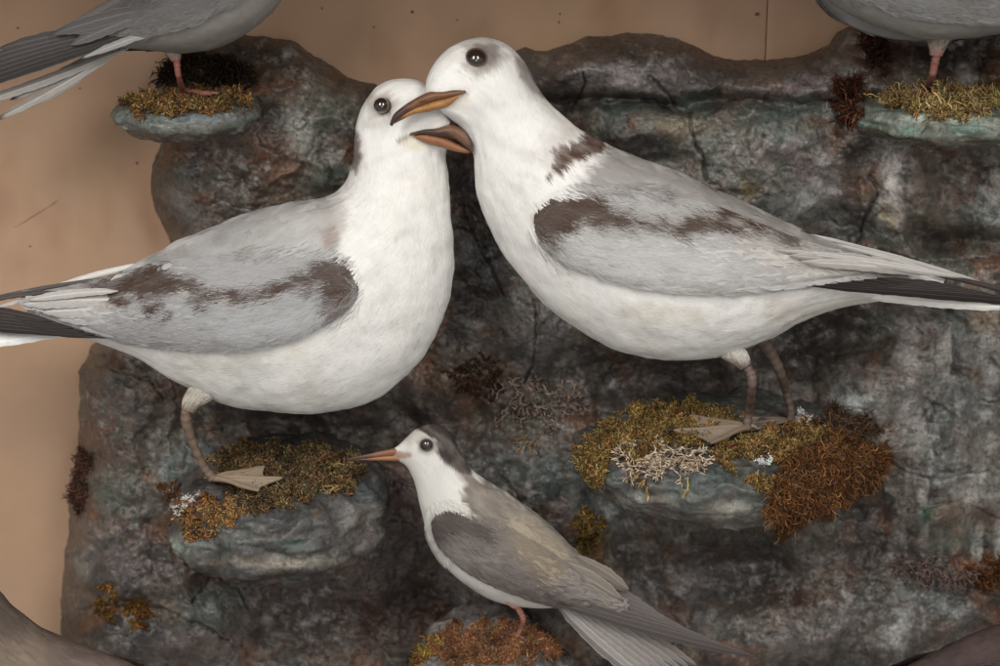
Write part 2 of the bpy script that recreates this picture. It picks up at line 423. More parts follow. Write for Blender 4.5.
        acc.add(G2, gridF(nu, G2.shape[1]), colfn(px, py).reshape(-1, 3), uv)
        S = Surf(G)
        if np.mean(S.N@(-FWD)) < 0: S.flip()
        if nblade:
            # ordered rows of overlapping coverts, tail end first
            n = nblade; cols = int(math.sqrt(n*2.2)); rws = n//cols
            I, J = np.meshgrid(np.arange(cols), np.arange(rws), indexing='ij')
            u = ((I+.5*(J % 2)+rng.normal(0, .22, I.shape))/cols*(nu-8)+2).ravel(); vv = ((J+.5+rng.normal(0, .22, I.shape))/rws*(nv-3)+1).ravel()
            kk = vv > nv*.10; u, vv = u[kk], vv[kk]
            g = .45+.75*(u/nu)
            vf = vv/nv
            ang = (curl[0]+curl[1]*vf)+rng.normal(0, .10, len(u))
            ang = np.where(vf > .85, np.minimum(ang, 0.02), ang)
            feathers(acc, S, u, np.clip(vv, 0, nv-2.5), blade[0]*g*rng.uniform(.85, 1.15, len(u)), blade[1]*g*rng.uniform(.85, 1.15, len(u)), ang, .022, colfn, ns=7, nw=6, dome=.07, fringe=fringe, h0=.2, cvar=cvar*1.3, shape='leaf', jit=2.4)
        if nbarb:
            nbarb = int(nbarb*1.4); u = rng.random(nbarb)*(nu-3); vv = rng.random(nbarb)*(nv-2)
            bl = blen or s.blen
            feathers(acc, S, u, vv, bl*rng.uniform(.7, 1.5, nbarb), .9*rng.uniform(.6, 1.4, nbarb), rng.normal(.05, .18, nbarb), .02, colfn, ns=3, nw=1, dome=0, roll=.25, h0=1.0, cvar=.05, jit=2.6)
        # body plumage brushed over the leading and upper border of the wing
        line = np.vstack([lo[:14][::-1, :2], up[:int(nu*.34), :2]])
        m = 60000; bu = rng.random(m)*(s.S.nu-2); bw = rng.random(m)*s.S.nv
        bp = s.S.pos(bu, bw); nn = s.S.nor(bu, bw); bx, by = PJ(bp); near = (nn@FWD < .2)
        dl = dline(line[::4], bx, by); ins = sdf(np.vstack([up[:, :2], lo[::-1, :2]])[::6], bx, by)
        kk = near & (dl < 8) & (ins < 3); bu, bw = bu[kk][:2600], bw[kk][:2600]
        feathers(acc, s.S, bu, bw, s.blen*rng.uniform(1.0, 1.9, len(bu)), 1.1*rng.uniform(.6, 1.4, len(bu)), rng.normal(0, .2, len(bu)), .13, s.col, ns=3, nw=1, dome=0, roll=.2, h0=.6, cvar=.04)
        o = acc.build(name, M[mat], s.t)
        o2 = None
        if far:
            V = np.concatenate(acc.V); k = (s.Yc+s.R[len(s.R)//2, 5]-V[:, 1])/FWD[1]
            V2 = V+2*k[:, None]*FWD
            F = [np.concatenate(acc.F4)[:, ::-1]]
            o2 = mk(name, V2, F, np.concatenate(acc.C), M[mat], s.t, np.concatenate(acc.UV))
        return o, o2
    def scales(s, poly, n, L, Wd, fringe, cvar=.05, jit=3.):
        acc = s.acc; m = n*14; u = rng.random(m)*(s.S.nu-4); v = rng.random(m)*s.S.nv
        px, py = PJ(s.S.pos(u, v)); k = sdf(poly, px, py) > 0; u, v = u[k][:n], v[k][:n]
        feathers(acc, s.S, u, v, L*rng.uniform(.75, 1.2, len(u)), Wd*rng.uniform(.8, 1.15, len(u)), rng.normal(0, .1, len(u)), .02, s.col, ns=7, nw=6, dome=.06, fringe=fringe, h0=.25, cvar=cvar, shape='leaf', jit=jit)
    def eye(s, px, py, r, lidcol, iris=(.022, .010, .006), far=True):
        h, n = s.hit(px, py)
        ctr0 = h-n*r*.5
        mir = lambda p: p
        for side in (0, 1) if far else (0,):
            c, nn = ctr0, n
            if side:
                i = np.argmin(np.hypot((s.R[:, 0]+s.R[:, 2])/2-px, (s.R[:, 1]+s.R[:, 3])/2-py)); yc = s.R[i, 5]+s.Yc
                k = (yc-ctr0[1])/FWD[1]; c = ctr0+2*k*FWD; nn = n-2*(n@FWD)*FWD
            th = np.linspace(0, np.pi, 22); ph = np.linspace(0, 2*np.pi, 32, endpoint=False)
            V = c+r*np.stack([np.sin(th)[:, None]*np.cos(ph), np.sin(th)[:, None]*np.sin(ph), np.cos(th)[:, None]*np.ones(32)], -1)
            e = mk('eye', V, gridF(22, 32, True), iris, M['eye'], s.t)
            A = norm(np.cross(nn, [0, 0, 1.0])); B = np.cross(nn, A)
            t = np.linspace(0, 2*np.pi, 40, endpoint=False); q = np.linspace(0, 2*np.pi, 10, endpoint=False)
            rr = r*1.04; ring = c+nn*r*.52+rr*.93*(np.cos(t)[:, None]*A+np.sin(t)[:, None]*B*.94)
            rad = norm(ring-(c+nn*r*.52)); wb = r*.10*(1+.25*noise3(np.cos(t)*2, np.sin(t)*2, 3.))
            V = ring[:, None]+wb[:, None, None]*(np.cos(q)[None, :, None]*rad[:, None]+np.sin(q)[None, :, None]*nn)
            V = np.vstack([V.reshape(-1, 3)]); f = gridF(40, 10, True)
            last = np.stack([390+np.arange(10), 390+(np.arange(10)+1) % 10, (np.arange(10)+1) % 10, np.arange(10)], 1)
            l = mk('eyelid', V, np.vstack([f, last]), lidcol, M['lid'], e)
    def bill(s, up, lo, colfn, nr=60, na=28):
        """two mandibles; rows tx ty bx by w Y"""
        acc = Acc()
        for st in (up, lo):
            R = catmull(st, nr); a = np.linspace(0, 2*np.pi, na, endpoint=False)
            cx = (R[:, 0]+R[:, 2])/2; cy = (R[:, 1]+R[:, 3])/2; hx = (R[:, 0]-R[:, 2])/2; hy = (R[:, 1]-R[:, 3])/2
            ctr = W(cx, cy, R[:, 5]+s.Yc); ray = norm(ctr-CAM)
            px = cx[:, None]+hx[:, None]*np.cos(a); py = cy[:, None]+hy[:, None]*np.cos(a)
            V = W(px, py, R[:, 5][:, None]+s.Yc)-(R[:, 4][:, None]*np.sin(a))[..., None]*ray[:, None]
            ipx, ipy = PJ(V); c = colfn(ipx, ipy, st is lo)
            acc.add(V, gridF(nr, na, True), c.reshape(-1, 3))
            for k in (0, nr-1):
                f = np.stack([np.arange(na), (np.arange(na)+1) % na, np.full(na, na)], 1)
                acc.add(np.vstack([V[k], V[k].mean(0)]), f, c[k].mean(0))
        return acc.build('bill', M['bill'], s.t)
    def leg(s, pts, rad, col, tuft=None, tuftcol=(.6, .57, .52), n=14, flat=1.0, scale=1):
        P = resample([W(p[0], p[1], p[2]+s.Yc) for p in pts], 40); R = np.interp(np.linspace(0, 1, len(P)), np.linspace(0, 1, len(rad)), rad)
        R = R*(1+.13*noise3(np.arange(len(P))*.45, 1., 2.)); R[-4:] *= np.array([1.05, 1.15, 1.25, 1.2])
        V, F = tube(P, R, n, flat); c = np.tile(np.array(col), (len(V), 1))*(1+.5*fbm(V[:, 0]*.15, V[:, 1]*.15, V[:, 2]*.25, 4))[:, None]
        c = c*(1+.22*np.sign(np.sin(np.repeat(np.arange(len(P)), n)*2.1)))[:, None]
        acc = Acc(); acc.add(V, F, c)
        # scutes: low rings down the front of the shank
        for i in range(8, len(P)-2, 1):
            q = np.linspace(P[i]-np.array([0, 0, .6]), P[i]+np.array([0, 0, .6]), 3)
            V, F = tube(q, [R[i]*.9, R[i]*1.07, R[i]*.9], n, flat); acc.add(V, F, np.array(col)*rng.uniform(.75, 1.15))
        o = acc.build('leg', M['leg'], s.t)
        if tuft:
            # feathered thigh: tapering sleeve of barbs
            k = tuft; T = resample([W(p[0], p[1], p[2]+s.Yc) for p in k[0]], 24); RR = np.interp(np.linspace(0, 1, len(T)), np.linspace(0, 1, len(k[1])), k[1])
            V, F = tube(T, RR, 24); G = V.reshape(len(T), 24, 3); G = np.concatenate([G], 1)
            S = Surf(G, True); cc = G.mean(1, keepdims=True)
            if np.mean(np.sum(S.N*(G-cc), -1)) < 0: S.flip()
            ac = Acc(); px, py = PJ(G); ty = [q[1] for q in k[0]]; cf = lambda x, y: (lambda m: np.array(tuftcol)*(1-m)+np.array(col)*1.7*m)(sst(ty[0]+.45*(ty[-1]-ty[0]), ty[-1]+1, np.asarray(y))[..., None])
            ac.add(G, gridF(len(T), 24, True), cf(px, py).reshape(-1, 3), np.stack(np.broadcast_arrays(np.linspace(0, .5, len(T))[:, None], np.linspace(0, 1, 24)[None]), -1))
            m = 2600; feathers(ac, S, rng.random(m)*(len(T)-2), rng.random(m)*24, rng.uniform(6, 15, m)*scale, 1.0*scale, rng.normal(0, .25, m), .10, cf, dome=0, roll=.5, h0=-.1, cvar=.10)
            ac.build('thigh', M['body'], s.t)
        return o
    def foot(s, leg, heel, ang, L, col, webcol, spread=.42, zoff=2.5, tilt=0., r=2.2):
        """webbed foot lying on the ledge; heel world point, ang heading in plan"""
        acc = Acc(); h = np.array(heel, float); tips = []
        toes = []
        for k, (da, l) in enumerate(((-spread, .88), (0, 1), (spread, .85))):
            a = ang+da; d = np.array([math.cos(a), math.sin(a), 0]); pts = []
            for q in np.linspace(0, 1, 12):
                pts.append(h+d*L*l*q+np.array([0, 0, zoff+4.5*math.sin(min(q*1.6, 1)*math.pi)*.6*(1-q)+tilt*q*L]))
            toes.append(np.array(pts)); V, F = tube(pts, np.interp(np.linspace(0, 1, 12), [0, .3, .5, .55, .8, .85, 1], [r*1.3, r, r*.8, r, r*.75, r*.9, r*.4]), 10)
            acc.add(V, F, np.array(col)*(1+.2*fbm(V[:, 0]*.2, V[:, 1]*.2, V[:, 2]*.2, 3))[:, None])
            e = pts[-1]; V, F = tube([e, e+d*3+[0, 0, .6], e+d*6-[0, 0, .6], e+d*8-[0, 0, 3]], [r*.5, r*.45, r*.3, .1], 8); acc.add(V, F, (.03, .025, .022))
        for A, B in ((toes[0], toes[1]), (toes[1], toes[2])):
            q = np.linspace(0, 1, 9)[None, :, None]; sag = np.sin(np.pi*q)
            A2, B2 = A[:, None], B[:, None]; fr = np.linspace(0, 1, 12)[:, None, None]
            V = A2*(1-q)+B2*q; V = h+(V-h)*(1-.16*sag*fr); V[..., 2] -= (sag*1.3*fr)[..., 0]
            V[..., 2] += fbm(V[..., 0]*.12, V[..., 1]*.3, 2., 2)*1.2
            c = np.array(webcol)*(1+.25*fbm(V[..., 0]*.1, V[..., 1]*.1, 5., 3))[..., None]
            acc.add(V, gridF(12, 9), c.reshape(-1, 3)); V2 = V.copy(); V2[..., 2] -= .9; acc.add(V2, gridF(12, 9)[:, ::-1], c.reshape(-1, 3))
        a = ang+math.pi*.9; d = np.array([math.cos(a), math.sin(a), 0])
        V, F = tube([h+[0, 0, zoff+3], h+d*6+[0, 0, zoff+2], h+d*11+[0, 0, zoff-1]], [r*.9, r*.7, .3], 8); acc.add(V, F, col)
        return acc.build('foot', M['leg'], leg)

# ================================================================ SETTING: case back and top
YB = 235.0
def board(x0, x1):
    nx, nz = 240, 240
    X, Z = np.meshgrid(np.linspace(x0, x1, nx), np.linspace(-900, 640, nz), indexing='ij')
    e = np.minimum(np.minimum(X-x0, x1-X), 3)/3
    V = np.stack([X, YB+fbm(X*.004, Z*.004, 1., 3)*3+(1-e)*1.2, Z], -1)
    n = fbm(X*.0035+3, Z*.0035, 2., 4)
    c = np.array([.47, .305, .20])*(1+.22*n)[..., None]
    st = sst(.05, .5, fbm(X*.012, Z*.007, 5., 4)); c = c*(1-.20*st[..., None]*np.array([.7, 1, 1.15])); c[..., 2] *= (1-.08*fbm(X*.008, Z*.008, 7., 3))
    return V, gridF(nx, nz), c
xs = W(767, 20, YB)[0]
acc = Acc()
for a, b in ((-1500, xs-.5), (xs+.5, 1500)):
    V, F, C = board(a, b); acc.add(V, F, C.reshape(-1, 3))
acc.add(np.array([[-1500, YB+9, -900], [1500, YB+9, -900], [1500, YB+9, 640], [-1500, YB+9, 640]]), np.array([[0, 1, 2, 3]]), (.13, .09, .065))
# pin holes and specks in the paint
for px, py, r in ((757, 14, 2.2), (412, 12, 2.0), (457, 20, 1.0), (374, 27, 1.0), (137, 163, 1.4), (18, 28, 1.3), (322, 8, 1.0), (559, 22, 1.1), (80, 88, 1.0), (67, 336, 1.2), (30, 246, 1.1), (70, 306, .9), (560, 14, 1.2)):
    c = W(px, py, YB-.4); q = np.linspace(0, 2*np.pi, 12, endpoint=False); rr = r*(1+.3*rng.normal(size=12))
    V = np.vstack([c+np.stack([rr*np.cos(q), np.full(12, -.8), rr*np.sin(q)], -1), c-[0, 1.2, 0]])
    acc.add(V, np.stack([np.arange(12), (np.arange(12)+1) % 12, np.full(12, 12)], 1), (.13, .085, .06))
for (a, b_) in (((14, 228), (50, 206)), ((50, 206), (58, 200)), ((640, 26), (668, 18))):
    P0, P1 = W(a[0], a[1], YB-.4), W(b_[0], b_[1], YB-.4); pts = np.linspace(P0, P1, 14); pts = pts+rng.normal(0, .35, pts.shape)*[1, 0, 1]
    V, F = tube(pts, np.interp(np.linspace(0, 1, 14), [0, .5, 1], [.1, .4, .1]), 5, .5); acc.add(V, F, (.33, .19, .13))
o = acc.build('wall_back', M['board'], base=(0, YB, 0)); tag(o, kind='structure')
zt = W(600, -5, YB)[2]
acc = Acc()
def box(acc, x0, x1, y0, y1, z0, z1, c):
    V = np.array([[x, y, z] for x in (x0, x1) for y in (y0, y1) for z in (z0, z1)])
    acc.add(V, np.array([[0, 1, 3, 2], [4, 6, 7, 5], [0, 4, 5, 1], [2, 3, 7, 6], [0, 2, 6, 4], [1, 5, 7, 3]]), c)
zt = 410
box(acc, -1400, 1400, -262, YB-3, zt+60, zt+80, (.35, .25, .18))
o = acc.build('ceiling', M['board'], base=(0, 0, zt+60)); tag(o, kind='structure'); 
for p in o.data.polygons: p.use_smooth = False

# ================================================================ ROCK
RO = [(60, 760), (62, 640), (61, 600), (67, 545), (72, 480), (78, 455), (80, 400), (79, 372), (92, 345), (130, 325), (180, 270), (170, 238), (157, 214), (152, 188), (153, 164), (163, 140), (166, 110), (158, 84), (168, 62), (195, 48), (240, 34), (290, 40), (325, 62), (350, 80), (375, 84), (385, 96), (430, 108), (500, 58), (524, 49), (548, 52), (566, 44), (592, 37), (640, 33), (672, 37), (694, 46), (718, 58), (745, 61), (775, 60), (806, 55), (830, 47), (838, 32), (853, 24), (880, 10), (930, -20), (1100, -40), (1160, 100), (1160, 760)]
# bumps: (px, py, rx, ry, out) out>0 stands forward
BUMP = [(600, 62, 90, 26, 30), (700, 78, 80, 26, 16), (570, 75, 40, 22, 14), (800, 78, 50, 24, 14), (640, 125, 60, 26, 20), (760, 150, 70, 45, 22), (850, 60, 32, 34, 26),
        (700, 102, 160, 7, -26), (560, 100, 30, 10, -20), (230, 60, 70, 26, -40), (950, 40, 90, 34, -55), (300, 120, 60, 40, 18), (205, 190, 40, 50, 10),
        (915, 190, 26, 60, 26), (965, 190, 22, 50, 12), (965, 245, 60, 14, -46), (850, 240, 30, 30, -10), (955, 285, 60, 22, 14),
        (820, 330, 110, 34, -55), (660, 380, 130, 34, -55), (500, 420, 60, 40, -28), (330, 425, 130, 34, -50), (130, 390, 50, 40, 6), (550, 330, 40, 60, 10), (880, 390, 45, 34, 22),
        (535, 400, 40, 22, 14), (480, 260, 34, 60, -14), (600, 210, 40, 40, 4), (110, 520, 40, 60, 14), (150, 590, 50, 26, 20), (110, 640, 60, 22, 18), (185, 640, 44, 20, 16),
        (215, 610, 40, 22, 18), (290, 625, 70, 40, -34), (240, 575, 40, 14, -20), (360, 590, 40, 60, -6), (600, 520, 60, 50, -10), (700, 570, 110, 34, -42), (640, 560, 50, 40, 10),
        (800, 620, 80, 40, 12), (930, 520, 50, 36, 18), (960, 450, 50, 40, 14), (930, 620, 60, 40, 20), (860, 530, 40, 50, -18), (430, 620, 40, 40, -20), (750, 640, 50, 24, 14), (600, 640, 50, 40, -10)]
CR = [([(560, 98), (610, 96), (655, 100), (676, 112), (690, 112)], 3.2, 10), ([(583, 70), (585, 82), (578, 98), (570, 110)], 2.4, 8), ([(648, 76), (664, 92), (676, 104)], 2.0, 7), ([(689, 108), (690, 124), (697, 146), (703, 160), (706, 178)], 2.6, 10),
      ([(462, 200), (478, 244), (492, 268), (504, 294)], 1.6, 6), ([(533, 300), (538, 322), (535, 350), (533, 366), (520, 388)], 1.8, 7), ([(95, 365), (120, 372), (150, 380), (165, 400)], 1.6, 6), ([(870, 175), (880, 190), (862, 225), (858, 246)], 3.0, 9),
      ([(193, 600), (205, 588), (212, 570)], 1.8, 6), ([(470, 450), (500, 470), (520, 500)], 1.5, 5), ([(704, 118), (725, 104), (745, 98), (800, 104), (850, 98)], 2.0, 6), ([(570, 62), (580, 78), (592, 76)], 1.2, 4),
      ([(150, 560), (190, 565), (240, 590), (250, 610)], 1.6, 6), ([(880, 460), (930, 480), (990, 470)], 1.6, 5), ([(905, 510), (960, 500), (1000, 520)], 1.6, 5), ([(80, 610), (130, 600), (170, 612), (230, 640)], 1.8, 6), ([(880, 250), (930, 262), (1000, 256)], 2.0, 7)]
STEP = 1.35
gx = np.arange(40, 1130, STEP); gy = np.arange(-60, 745, STEP)
X, Y = np.meshgrid(gx, gy, indexing='ij')
wx = X+14*fbm(X*.02, Y*.02, 11., 3); wy = Y+14*fbm(X*.02, Y*.02, 23., 3)
d = sdf(RO, X+3.5*fbm(X*.05, Y*.05, 5., 3), Y+3.5*fbm(X*.05, Y*.05, 6., 3))
out = 112+24*fbm(wx*.008, wy*.010, 1., 3)
for bx, by, rx, ry, am in BUMP:
    q = ((wx-bx)/rx)**2+((wy-by)/ry)**2
    out = out+am*1.35*np.exp(-q*1.1)
rid = 1-np.abs(fbm(wx*.022, wy*.030, 31., 4))*3.2
rough = sst(.0, .5, fbm(X*.006, Y*.006, 55., 3)+.25)
out = out+rid.clip(-1, 1)*2.0*(.2+rough)+fbm(X*.03, Y*.035, 41., 5)*10*(.5+rough)+fbm(X*.16, Y*.18, 51., 4)*2.4*(.4+rough)
def crevice(x, y):
    a = x+16*fbm(x*.02, y*.02, 201., 3); b = y+16*fbm(x*.02, y*.02, 207., 3)
    n1 = np.abs(fbm(a*.011, b*.015, 211., 3)); n2 = np.abs(fbm(a*.024, b*.030, 221., 3))
    g1 = sst(-.12, .12, fbm(x*.009, y*.009, 231., 2)); g2 = sst(-.05, .2, fbm(x*.012, y*.012, 241., 2))
    return np.clip(np.exp(-(n1/.014)**2)*g1*.9+np.exp(-(n2/.016)**2)*g2*.35, 0, 1)
CV = crevice(X, Y)
fa = np.abs(fbm(wx*.0085, wy*.011, 301., 3)); fb = np.abs(fbm(wx*.019, wy*.016, 311., 3))
out = out+26*(.22-fa)*1.5+11*(.2-fb)*1.5
out = out-4*CV+2.5*np.clip(fbm(wx*.024, wy*.03, 221., 3), -.4, .4)*2
for ln, wd, dp in CR:
    dd = dline(ln, X+5*fbm(X*.06, Y*.06, 61., 3), Y+5*fbm(X*.06, Y*.06, 71., 3))
    wd = wd*.62; out = out-dp*.8*np.exp(-(dd/wd)**2)+.8*np.exp(-((dd-wd*2.2)/wd)**2)
edge = np.clip(1-np.exp(-np.clip(d, 0, None)/16), 0, 1)
out = out*edge**.75
YR = YB-out
YR = np.where(d < 0, YB+np.clip(-d*3, 0, 12), YR)
V = W(X, Y, YR)
F = gridF(*X.shape); keep = (d.ravel()[F] > -6).all(1); F = F[keep]
# --- paint
def rockpaint(x, y, seed=0.):
    """mottled oil-paint finish of the plaster, with some shade below the birds painted in"""
    wx = x+18*fbm(x*.018, y*.018, 81.+seed, 3); wy = y+18*fbm(x*.018, y*.018, 91.+seed, 3)
    c = np.tile(np.array([.112, .090, .074]), x.shape+(1,))
    def lay(c, col, m): m = np.clip(m, 0, 1)[..., None]; return c*(1-m)+np.array(col)*m
    c = lay(c, (.15, .122, .104), sst(-.1, .4, fbm(wx*.016, wy*.02, 1.+seed, 4))*.85)
    c = lay(c, (.088, .098, .080), sst(.0, .4, fbm(wx*.012, wy*.015, 2.+seed, 4))*.8)
    c = lay(c, (.17, .125, .08), sst(.1, .5, fbm(wx*.02, wy*.02, 3.+seed, 4))*.8)
    c = lay(c, (.028, .023, .021), sst(.0, .22, fbm(wx*.012, wy*.014, 4.+seed, 5))*.85)
    c = lay(c, (.17, .075, .038), sst(.10, .30, fbm(wx*.02, wy*.022, 6.+seed, 5))*.65)
    if seed == 0: c = lay(c, (.33, .31, .285), sst(.0, .22, fbm(x*.055, y*.007, 66., 4))*.85*sst(862, 900, x)*(.35+.65*sst(.0, .3, fbm(x*.01, y*.012, 67., 2)+.15)))
    if seed == 0: c = lay(c, (.05, .038, .034), sst(.1, .4, fbm(x*.05, y*.009, 76., 4))*.7*sst(850, 890, x))
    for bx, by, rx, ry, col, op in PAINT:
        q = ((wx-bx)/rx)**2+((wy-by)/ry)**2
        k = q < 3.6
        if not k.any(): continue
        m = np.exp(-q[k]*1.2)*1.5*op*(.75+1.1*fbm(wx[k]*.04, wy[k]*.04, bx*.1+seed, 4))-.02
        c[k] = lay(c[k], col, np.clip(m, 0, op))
    n = fbm(x*.05, y*.06, 8.+seed, 6, .68)
    pl = .12+.95*sst(-.08, .3, fbm(x*.011, y*.011, 9.+seed, 3))
    c = lay(c, (.30, .285, .27), sst(.06, .26, n)*.62*pl)
    n2 = fbm(x*.11, y*.12, 12.+seed, 5, .7)
    c = lay(c, (.36, .37, .34), sst(.14, .42, n2)*.55*pl)
    c = lay(c, (.025, .022, .022), sst(.08, .36, fbm(x*.07, y*.08, 14.+seed, 6, .7))*.7)
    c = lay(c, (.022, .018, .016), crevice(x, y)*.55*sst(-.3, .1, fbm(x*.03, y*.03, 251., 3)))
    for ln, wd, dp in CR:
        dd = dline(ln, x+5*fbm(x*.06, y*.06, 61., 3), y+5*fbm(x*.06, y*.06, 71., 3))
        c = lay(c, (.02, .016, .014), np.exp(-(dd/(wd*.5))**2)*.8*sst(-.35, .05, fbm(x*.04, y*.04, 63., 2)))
    return c
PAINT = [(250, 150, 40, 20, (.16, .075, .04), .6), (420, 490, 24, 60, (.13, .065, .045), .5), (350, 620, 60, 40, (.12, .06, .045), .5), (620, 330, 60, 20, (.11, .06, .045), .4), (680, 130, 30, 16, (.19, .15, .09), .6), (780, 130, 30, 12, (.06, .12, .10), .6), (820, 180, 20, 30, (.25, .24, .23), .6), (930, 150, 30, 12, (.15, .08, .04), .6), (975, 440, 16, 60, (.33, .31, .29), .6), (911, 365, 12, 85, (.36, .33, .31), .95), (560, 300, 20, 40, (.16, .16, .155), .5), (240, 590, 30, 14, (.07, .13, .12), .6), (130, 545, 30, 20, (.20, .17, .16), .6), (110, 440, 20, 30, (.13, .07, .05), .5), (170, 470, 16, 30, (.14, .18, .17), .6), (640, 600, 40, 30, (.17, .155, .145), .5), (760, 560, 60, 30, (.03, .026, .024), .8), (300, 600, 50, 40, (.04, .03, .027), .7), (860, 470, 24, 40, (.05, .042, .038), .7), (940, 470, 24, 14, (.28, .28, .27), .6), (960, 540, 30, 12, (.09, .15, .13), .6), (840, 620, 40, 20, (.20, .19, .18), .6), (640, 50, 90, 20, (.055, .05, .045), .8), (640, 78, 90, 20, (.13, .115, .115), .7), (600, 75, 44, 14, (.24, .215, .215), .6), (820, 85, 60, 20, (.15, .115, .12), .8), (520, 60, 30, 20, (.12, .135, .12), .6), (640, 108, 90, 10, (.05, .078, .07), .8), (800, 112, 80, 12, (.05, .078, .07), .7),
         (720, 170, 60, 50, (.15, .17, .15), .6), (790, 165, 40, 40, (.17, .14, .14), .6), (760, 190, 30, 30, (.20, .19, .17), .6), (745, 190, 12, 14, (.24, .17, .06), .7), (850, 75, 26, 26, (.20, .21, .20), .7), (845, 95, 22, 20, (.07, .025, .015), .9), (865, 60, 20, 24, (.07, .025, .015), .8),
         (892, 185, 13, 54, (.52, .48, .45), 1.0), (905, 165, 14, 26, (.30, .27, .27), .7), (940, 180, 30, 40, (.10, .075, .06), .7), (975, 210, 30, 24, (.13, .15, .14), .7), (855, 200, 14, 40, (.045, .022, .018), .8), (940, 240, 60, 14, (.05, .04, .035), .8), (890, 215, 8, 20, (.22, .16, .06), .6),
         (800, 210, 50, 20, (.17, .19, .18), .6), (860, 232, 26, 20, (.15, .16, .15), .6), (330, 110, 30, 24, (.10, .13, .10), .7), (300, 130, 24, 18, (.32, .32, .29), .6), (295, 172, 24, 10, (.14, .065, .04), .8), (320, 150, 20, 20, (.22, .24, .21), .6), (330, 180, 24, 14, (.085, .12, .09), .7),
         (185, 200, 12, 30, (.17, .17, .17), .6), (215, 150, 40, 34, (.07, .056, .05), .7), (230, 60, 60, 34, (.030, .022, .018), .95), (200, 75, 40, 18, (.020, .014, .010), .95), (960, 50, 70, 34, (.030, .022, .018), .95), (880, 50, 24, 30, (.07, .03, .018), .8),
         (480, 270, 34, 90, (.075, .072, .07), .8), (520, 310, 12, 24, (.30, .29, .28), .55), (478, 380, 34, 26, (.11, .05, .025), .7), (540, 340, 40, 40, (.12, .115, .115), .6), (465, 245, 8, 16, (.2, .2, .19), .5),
         (640, 390, 120, 26, (.055, .046, .042), .8), (800, 340, 80, 34, (.058, .05, .046), .8), (330, 425, 110, 26, (.058, .048, .044), .8), (130, 400, 60, 40, (.085, .074, .068), .7), (88, 358, 12, 12, (.14, .07, .03), .8), (190, 450, 30, 20, (.11, .14, .135), .7),  # dark patches beneath the gulls put shade into the paint
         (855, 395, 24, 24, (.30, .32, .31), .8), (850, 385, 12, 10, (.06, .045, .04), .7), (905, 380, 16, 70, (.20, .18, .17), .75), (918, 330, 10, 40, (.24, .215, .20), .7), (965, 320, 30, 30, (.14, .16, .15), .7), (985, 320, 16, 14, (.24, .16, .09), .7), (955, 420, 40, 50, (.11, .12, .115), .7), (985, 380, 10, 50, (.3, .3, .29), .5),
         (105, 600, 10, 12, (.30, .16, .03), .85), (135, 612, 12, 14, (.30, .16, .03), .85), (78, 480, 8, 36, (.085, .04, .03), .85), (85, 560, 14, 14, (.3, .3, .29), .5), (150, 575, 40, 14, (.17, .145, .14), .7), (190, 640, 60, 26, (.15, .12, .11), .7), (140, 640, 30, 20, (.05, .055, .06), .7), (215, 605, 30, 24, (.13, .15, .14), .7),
         (300, 610, 70, 60, (.075, .056, .052), .85), (400, 560, 40, 80, (.07, .052, .048), .85), (390, 500, 16, 40, (.055, .035, .03), .8), (470, 560, 30, 40, (.11, .11, .11), .5), (590, 510, 40, 40, (.13, .14, .14), .7), (640, 500, 40, 30, (.09, .09, .088), .7), (590, 545, 16, 26, (.26, .15, .04), .85), (600, 580, 20, 16, (.14, .08, .04), .7),  # darks low in the middle carry painted shade as well
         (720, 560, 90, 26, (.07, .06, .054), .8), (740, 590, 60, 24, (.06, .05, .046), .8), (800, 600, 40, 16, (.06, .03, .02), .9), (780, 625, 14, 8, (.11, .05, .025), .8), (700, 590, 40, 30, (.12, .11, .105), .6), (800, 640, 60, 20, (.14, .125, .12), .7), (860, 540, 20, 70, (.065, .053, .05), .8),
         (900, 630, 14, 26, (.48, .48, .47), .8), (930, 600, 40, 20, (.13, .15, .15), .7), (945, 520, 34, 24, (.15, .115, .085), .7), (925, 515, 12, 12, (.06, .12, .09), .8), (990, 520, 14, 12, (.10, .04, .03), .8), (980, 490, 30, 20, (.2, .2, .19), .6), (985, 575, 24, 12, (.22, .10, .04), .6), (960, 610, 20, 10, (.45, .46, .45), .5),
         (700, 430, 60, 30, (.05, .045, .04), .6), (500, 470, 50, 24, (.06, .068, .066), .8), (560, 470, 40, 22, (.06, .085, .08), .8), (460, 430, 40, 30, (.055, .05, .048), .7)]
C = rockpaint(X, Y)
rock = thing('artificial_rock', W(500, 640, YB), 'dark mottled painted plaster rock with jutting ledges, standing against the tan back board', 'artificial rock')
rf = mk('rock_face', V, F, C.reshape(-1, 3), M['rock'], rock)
rF = gridF(*X.shape)[::1]
vv = V.reshape(-1, 3)
# coarser copy for ray casting
Vc = V[::3, ::3]; rock_bv = BVHTree.FromPolygons([Vector(p) for p in Vc.reshape(-1, 3)], gridF(*Vc.shape[:2]).tolist())

